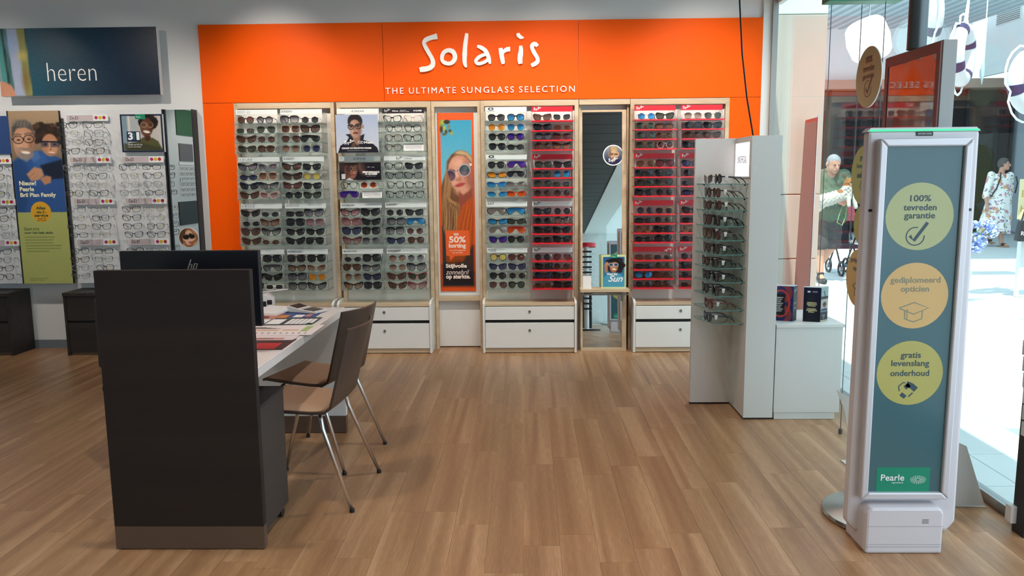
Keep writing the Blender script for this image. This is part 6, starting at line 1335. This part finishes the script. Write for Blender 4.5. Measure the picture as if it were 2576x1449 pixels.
def head(P, c, yaw=0, nod=0, sc=1.0, fat=1.0):
    cy, sy, cn, sn = math.cos(yaw), math.sin(yaw), math.cos(nod), math.sin(nod)
    q = P-c; q = np.stack([q[..., 0]*cy+q[..., 1]*sy, -q[..., 0]*sy+q[..., 1]*cy, q[..., 2]], -1); q = np.stack([q[..., 0], q[..., 1]*cn-q[..., 2]*sn, q[..., 1]*sn+q[..., 2]*cn], -1)/sc   # face looks to -y
    d = smin([elp(q, (0, .01, .035), (.076*fat, .096, .09)), elp(q, (0, -.02, -.045), (.062*fat, .075, .075))], .03)
    d = smin([d, cap(q, (0, -.098, .012), (0, -.115, -.028), .009, .015)], .012)
    for s in (-1, 1):
        d = smin([d, elp(q, (s*.078*fat, .012, -.005), (.012, .022, .032))], .008); d = np.maximum(d, -elp(q, (s*.030, -.100, .010), (.016, .014, .010))) ; d = smin([d, elp(q, (s*.030, -.086, .010), (.013, .012, .011)), cap(q, (s*.014, -.097, .03), (s*.048, -.086, .03), .006, .005)], .006)
    d = smin([d, cap(q, (-.022, -.096, -.058), (.022, -.096, -.058), .006, .006), cap(q, (-.018, -.094, -.07), (.018, -.094, -.07), .007, .007), elp(q, (0, -.07, -.095), (.03, .028, .022))], .01)
    return d*sc, q
def man_body(P):
    d, _ = head(P, hd, .12, -.30, 1.03, 1.12)
    parts = [d, cap(P, hd+[0, .05, -.06], (0.01, .03, 1.44), .070, .085), elp(P, (.01, .03, 1.30), (.20, .135, .24)), elp(P, (.0, -.03, 1.10), (.21, .19, .20)), elp(P, (0, .03, .92), (.19, .14, .14)),
             chain(P, [sho_l, elb_l], [.062, .05]), chain(P, [elb_l, wri_l], [.048, .03]), chain(P, [sho_r, elb_r], [.062, .05]), chain(P, [elb_r, wri_r], [.048, .03]),
             chain(P, [hipl, knl], [.105, .068]), chain(P, [knl, knl*.55+ankl*.45+[0, .035, 0], ankl], [.062, .062, .038]), chain(P, [hipr, knr], [.105, .068]), chain(P, [knr, knr*.55+ankr*.45+[0, .035, 0], ankr], [.062, .062, .038])]
    b = smin(parts, .035)
    hl = hand(P, wri_l, np.array([.5, -.25, -.25]), np.array([0, -1., .2]), -1); hr = hand(P, wri_r, np.array([-.75, -.15, -.35]), np.array([0, -1., .2]), 1)
    return smin([b, hl, hr, cap(P, ankl, ankl+[0, -.13, -.045], .04, .03), cap(P, ankr, ankr+[0, -.13, -.075], .04, .03)], .015)
def man_mat(C):
    _, q = head(C, hd, .12, -.30, 1.03, 1.12); hair = (C[:, 2] > 1.5) & ((q[:, 2] > .062) | ((q[:, 1] > .02) & (q[:, 2] > -.03) & (np.abs(q[:, 0]) < .088)) | ((np.abs(q[:, 0]) > .06) & (q[:, 1] > -.03) & (q[:, 2] > .015))) & (np.linalg.norm(q, axis=1) < .2)
    eye = (np.abs(np.abs(q[:, 0])-.030) < .011) & (q[:, 1] < -.07) & (np.abs(q[:, 2]-.010) < .007); mouth = (np.abs(q[:, 0]) < .024) & (q[:, 1] < -.085) & (np.abs(q[:, 2]+.064) < .006)
    return np.where(hair, 1, np.where(eye, 2, np.where(mouth, 3, 0)))
sdf_obj('body', man_body, (-.40, -.50, 0), (.42, .36, 1.83), .0095, [m_skin, m_hair, M('eye_dark', '#2a2422', .4), M('lips', '#9a5850', .5)], man, man_mat)
def shirt(P):
    fold = .006*np.sin(P[..., 2]*55+P[..., 0]*25)*np.cos(P[..., 0]*38)
    tor = smin([elp(P, (.01, .03, 1.30), (.225, .155, .26)), elp(P, (.0, -.03, 1.10), (.232, .212, .22)), cap(P, (-.13, .03, .93), (.13, .03, .93), .155, .155), cap(P, sho_l, sho_r, .075, .075)], .05)
    sl = np.minimum(chain(P, [sho_l, sho_l*.3+elb_l*.7], [.088, .088]), chain(P, [sho_r, sho_r*.3+elb_r*.7], [.088, .088]))
    d = smin([tor, sl], .04)+fold; d = np.maximum(d, .79-P[..., 2]+.02*np.sin(P[..., 0]*20)); return np.maximum(d, -(cap(P, (0.01, -.06, 1.53), (.01, -.17, 1.40), .075, .02)))
sdf_obj('shirt', shirt, (-.42, -.32, .7), (.42, .28, 1.62), .0105, m_shirt, man)
def collar(P): return np.maximum(np.abs(cap(P, (.01, .02, 1.42), (.012, .02, 1.54), .088, .08))-.006, np.maximum(np.maximum(1.455-P[..., 2]-.0*P[..., 1], P[..., 2]-1.535-.35*P[..., 1]), -(elp(P, (.01, -.11, 1.5), (.028, .08, .08)))))
sdf_obj('collar', collar, (-.14, -.14, 1.43), (.16, .16, 1.58), .006, m_shirt, man)
def shorts(P):
    d = smin([cap(P, (-.10, .03, .92), (.10, .03, .92), .135, .135), chain(P, [hipl, hipl*.06+knl*.94], [.125, .112]), chain(P, [hipr, hipr*.06+knr*.94], [.125, .112])], .03)+.005*np.sin(P[..., 2]*45+P[..., 0]*30)
    return np.maximum(d, .46-P[..., 2]+.0)
sdf_obj('shorts', shorts, (-.30, -.32, .4), (.30, .24, 1.1), .0105, m_short, man)
for a, dz in ((ankl, 0), (ankr, .06)):
    def shoe(P, a=a, dz=dz):
        base = a[2]-.085
        d = smin([cap(P, a+[0, .035, -.035], a+[0, -.14, -.052-dz*.5], .044, .04), cap(P, a+[0, .01, .035], a+[0, .0, -.03], .045, .05)], .02); return np.maximum(d, base-P[..., 2]+(-dz*1.2*(P[..., 1]-a[1]-.03)*-4 if dz else 0)*0)
    sdf_obj('shoe', shoe, tuple(a+[-.09, -.24, -.12]), tuple(a+[.09, .12, .11]), .007, m_shoe, man)
b = MB().tube([(.10, -.26, 1.08), (.05, -.30, .96), (.02, -.30, .84), (.09, -.30, .80), (.14, -.28, .92), (.15, -.26, 1.10)], .006, 6).obj('leash', M('leash_green', '#7fae6a', .6), man, local=True, smooth=True)
# the dog
m_fw = M('fur_white', '#b4aea4', .9, bump=.6, bscale=150); m_ft = M('fur_tan', '#8f5f34', .9, bump=.6, bscale=150); m_dn = M('dog_nose', '#17130f', .4)
dog = thing('dog', 'small fluffy white dog with a tan head held in the arms of a man', 'dog', (4.14, 11.05, 0))
rg = np.random.default_rng(3); ph = rg.uniform(0, 6.28, (6, 3)); fq = rg.uniform(60, 150, (6, 3))
def fur(P): return sum(np.sin(P[..., 0]*fq[i, 0]+ph[i, 0])*np.sin(P[..., 1]*fq[i, 1]+ph[i, 1])*np.sin(P[..., 2]*fq[i, 2]+ph[i, 2]) for i in range(6))*.006
dh = Z_(447, 462, -.345)
def dog_f(P):
    rump, chest = Z_(255, 610, -.29), Z_(450, 540, -.33)
    d = smin([cap(P, rump, chest, .085, .078), cap(P, Z_(240, 600, -.28), Z_(205, 690, -.27), .06, .035), cap(P, chest, dh, .075, .06), elp(P, dh, (.068, .066, .062)), elp(P, Z_(450, 500, -.33), (.085, .075, .07))], .04)+fur(P)
    d = smin([d, cap(P, Z_(470, 560, -.38), Z_(488, 665, -.42), .034, .026), cap(P, Z_(430, 560, -.38), Z_(425, 650, -.43), .032, .024)], .02)
    d = smin([d, cap(P, dh+[.018, -.055, -.012], dh+[.034, -.105, -.024], .03, .018)], .012)
    for e in ((-.035, .0, .05), (.045, .0, .05)):
        e = np.array(e); d = smin([d, cap(P, dh+e, dh+e*1.0+[.004 if e[0] > 0 else -.008, .0, .04], .022, .006)], .008)
    return d
def dog_m(C):
    q = C-dh; r = np.linalg.norm(q, axis=1); tan = (r < .13) & (q[:, 2] > -.03) & ~((np.abs(q[:, 0]-.02) < .035) & (q[:, 1] < -.055) & (q[:, 2] < .004)); nose = np.linalg.norm(q-np.array([.037, -.122, -.014]), axis=1) < .014
    eye = (np.linalg.norm(q-np.array([-.012, -.066, .014]), axis=1) < .012) | (np.linalg.norm(q-np.array([.042, -.062, .014]), axis=1) < .012); mouth = (np.linalg.norm(q-np.array([.034, -.108, -.042]), axis=1) < .016); sad = np.linalg.norm((C-Z_(360, 525, -.36))*np.array([1, .5, 1]), axis=1) < .035
    return np.where(nose | eye | mouth, 2, np.where(tan | sad, 1, 0))
sdf_obj('dog_body', dog_f, (-.30, -.52, .90), (.32, -.14, 1.50), .0075, [m_fw, m_ft, m_dn], dog, dog_m)
# buggy behind the man
t = thing('buggy', 'black folding buggy behind the man with the dog', 'buggy', (4.72, 11.75, 0))
for x, y in ((4.60, 11.6), (4.86, 11.6), (4.60, 12.1), (4.86, 12.1)):
    b = MB(); b.tube([(x+.0, y+.10*math.cos(a), .105+.10*math.sin(a)) for a in np.linspace(0, 2*PI, 21)], .018, 8); w_ = b.obj('wheel', m_blacks, t, smooth=True); MB().cyl((x-.02, y, .105), (x+.02, y, .105), .035, n=14).obj('hub', m_grey, w_)
for x in (4.60, 4.86): MB().tube([(x, 11.6, .105), (x, 11.95, .55), (x, 12.15, 1.0)], .012, 8).obj('frame_tube', m_black, t); MB().tube([(x, 12.1, .105), (x, 11.75, .60)], .012, 8).obj('frame_tube', m_black, t)
MB().tube([(4.60, 12.15, 1.0), (4.86, 12.15, 1.0)], .014, 8).obj('handle', m_black, t); MB().prism([(11.62, .40), (12.05, .36), (12.12, .85), (12.06, .86), (11.98, .45), (11.64, .46)], 'x', 4.61, 4.85).obj('seat', M('buggy_fabric', '#2a2530', .8), t); MB().prism([(11.78, .80), (12.12, .80), (12.1, 1.0), (11.9, 1.02)], 'x', 4.60, 4.86).obj('hood', M('buggy_red', '#6a2430', .8), t)

# woman in a floral dress
def floral():
    m = bpy.data.materials.new('floral_cotton'); m.use_nodes = True; nt = m.node_tree; bs = nt.nodes['Principled BSDF']; L = nt.links.new; tc = nt.nodes.new('ShaderNodeTexCoord'); prev = None
    col = lin('#e9e6e2')+(1,)
    for sc_, th, c, sd in ((7, .19, '#d9a06a', 0), (9, .16, '#c98a9a', 3), (12, .13, '#8a7aa0', 7), (15, .11, '#7a8a6a', 11)):
        mp = nt.nodes.new('ShaderNodeMapping'); mp.inputs['Location'].default_value = (sd, sd*1.7, sd*.6); nz = nt.nodes.new('ShaderNodeTexNoise'); nz.inputs['Scale'].default_value = 22
        mxv = nt.nodes.new('ShaderNodeMix'); mxv.data_type = 'VECTOR'; mxv.inputs['Factor'].default_value = .07
        L(tc.outputs['Object'], mp.inputs[0]); L(mp.outputs[0], mxv.inputs['A']); L(mp.outputs[0], nz.inputs['Vector']); L(nz.outputs['Color'], mxv.inputs['B'])
        vo = nt.nodes.new('ShaderNodeTexVoronoi'); vo.inputs['Scale'].default_value = sc_; L(mxv.outputs['Result'], vo.inputs['Vector'])
        lt = nt.nodes.new('ShaderNodeMath'); lt.operation = 'LESS_THAN'; lt.inputs[1].default_value = th+.12; L(vo.outputs['Distance'], lt.inputs[0])
        mx = nt.nodes.new('ShaderNodeMix'); mx.data_type = 'RGBA'; mx.inputs['A'].default_value = col; mx.inputs['B'].default_value = lin(c)+(1,); L(lt.outputs[0], mx.inputs['Factor'])
        if prev: L(prev.outputs['Result'], mx.inputs['A'])
        prev = mx
    L(prev.outputs['Result'], bs.inputs['Base Color']); bs.inputs['Roughness'].default_value = .8; return m
wo = thing('person', 'woman with short dark hair walking in a white floral dress', 'person', (9.47, 16.1, 0))
wh = np.array([.03, -.0, 1.64]); K2 = .002575
def W_(zx, zy, y=0): return np.array([(zx-1200)*K2, y, (1015-zy)*K2])
wl_s, wl_e, wl_w = W_(1120, 455, .0), W_(1085, 610, -.02), W_(1082, 690, -.10)
wr_s, wr_e, wr_w = W_(1275, 460, .04), W_(1300, 600, .1), W_(1285, 690, .05)
WY = .95
def woman_body(P):
    d, _ = head(P, wh, WY, .02, .98, .95)
    fl_, kl = np.array([.055, -.06, .08]), np.array([.05, -.05, .46]); fr_, kr = np.array([-.10, .16, .14]), np.array([-.05, .02, .48])
    parts = [d, cap(P, wh+[-.012, .03, -.07], (0.0, .02, 1.42), .048, .058), elp(P, (0, .02, 1.28), (.16, .11, .2)), elp(P, (0, .02, .98), (.19, .14, .18)), chain(P, [wl_s, wl_e, wl_w], [.055, .042, .027]), chain(P, [wr_s, wr_e, wr_w], [.055, .042, .027]),
             chain(P, [(.06, .02, .9), kl, kl*.5+fl_*.5+[0, .02, 0], fl_], [.09, .058, .052, .034]), chain(P, [(-.06, .02, .9), kr, kr*.5+fr_*.5+[0, .03, 0], fr_], [.09, .058, .052, .034])]
    b = smin(parts, .03); return smin([b, hand(P, wl_w, np.array([.1, -.25, -1.]), np.array([1., 0, 0]), -1), hand(P, wr_w, np.array([0, -.2, -1.]), np.array([-1., 0, 0]), 1), cap(P, fl_, fl_+[.06, -.10, -.05], .034, .026), cap(P, fr_, fr_+[.05, -.09, -.08], .034, .026)], .012)
def woman_mat(C):
    _, q = head(C, wh, WY, .02, .98, .95); hair = (np.linalg.norm(q, axis=1) < .2) & (C[:, 2] > 1.5) & ((q[:, 2] > .058) | ((q[:, 1] > .0) & (q[:, 2] > -.05)) | ((np.abs(q[:, 0]) > .055) & (q[:, 2] > .02)))
    eye = (np.abs(np.abs(q[:, 0])-.030) < .011) & (q[:, 1] < -.07) & (np.abs(q[:, 2]-.010) < .007); mouth = (np.abs(q[:, 0]) < .022) & (q[:, 1] < -.085) & (np.abs(q[:, 2]+.064) < .006)
    return np.where(hair, 1, np.where(eye, 2, np.where(mouth, 3, 0)))
sdf_obj('body', woman_body, (-.42, -.32, 0), (.42, .34, 1.84), .0105, [M('skin_warm', '#b98672', .55), M('hair_dark_grey', '#4a4644', .8), MATS['eye_dark'], MATS['lips']], wo, woman_mat)
def hairw(P): q = P-wh; return smin([elp(q, (.0, .02, .055), (.092, .10, .078)), elp(q, (-.03, .04, .0), (.07, .07, .075))], .03)+.006*np.sin(P[..., 0]*90)*np.sin(P[..., 1]*80)*np.sin(P[..., 2]*90)+np.where((q[..., 0]*.8-q[..., 1]*.6 > .045) & (q[..., 2] < .06), .05, 0)
sdf_obj('hair', hairw, tuple(wh+[-.14, -.14, -.12]), tuple(wh+[.14, .16, .17]), .009, MATS['hair_dark_grey'], wo)
def dress(P):
    z = P[..., 2]; hem = np.clip((1.0-z)/.72, 0, 1); cxx = -.06*hem; wx = np.interp(z, [.28, .6, .95, 1.15, 1.35, 1.46], [.31, .28, .235, .205, .205, .15]); wy = np.interp(z, [.28, .6, .95, 1.15, 1.35, 1.46], [.24, .21, .175, .14, .13, .09])
    x = P[..., 0]-cxx; y = P[..., 1]-.02; an = np.arctan2(y, x); rr = np.sqrt((x/wx)**2+(y/wy)**2); d = (rr-1-.07*hem*np.sin(an*9+z*4))*np.minimum(wx, wy)*.8
    d = np.maximum(d, np.maximum(.29-z+.03*np.sin(an*3), z-1.455)); sl = np.minimum(chain(P, [wl_s, wl_e+[0, 0, -.03]], [.066, .064]), chain(P, [wr_s, wr_e+[0, 0, -.03]], [.066, .064])); d = smin([d, sl], .035)
    return np.maximum(d, -cap(P, (.03, -.04, 1.49), (.04, -.14, 1.33), .075, .012))
sdf_obj('dress', dress, (-.46, -.34, .22), (.44, .34, 1.56), .0115, floral(), wo)
for pts in ([W_(1170, 440, -.04)+[0, -.06, .0], W_(1160, 490, -.14), W_(1135, 560, -.15), W_(1112, 620, -.10), W_(1100, 600, .06), W_(1165, 435, .08)], [W_(1298, 470, -.06), W_(1312, 520, -.06), W_(1300, 600, -.06)]): MB().tube([tuple(p_) for p_ in pts], .014, 6).obj('bag_strap', m_blacks, wo, local=True, smooth=True)
for a, o_ in ((np.array([.055, -.06, .08]), .0), (np.array([-.10, .16, .14]), .05)):
    Box(a[0]-.04, a[1]-.16, a[2]-.08, a[0]+.085, a[1]+.06, a[2]-.055).obj('sandal_sole', M('sandal_tan', '#a07a5c', .6), wo, local=True, bevel=.01); Box(a[0]-.035, a[1]-.08, a[2]-.055, a[0]+.06, a[1]-.05, a[2]+.0).obj('sandal_strap', M('sandal_brown', '#3a2a24', .6), wo, local=True, bevel=.008)
finish_texts()
print('planks', npl, 'sunglasses', nsun)
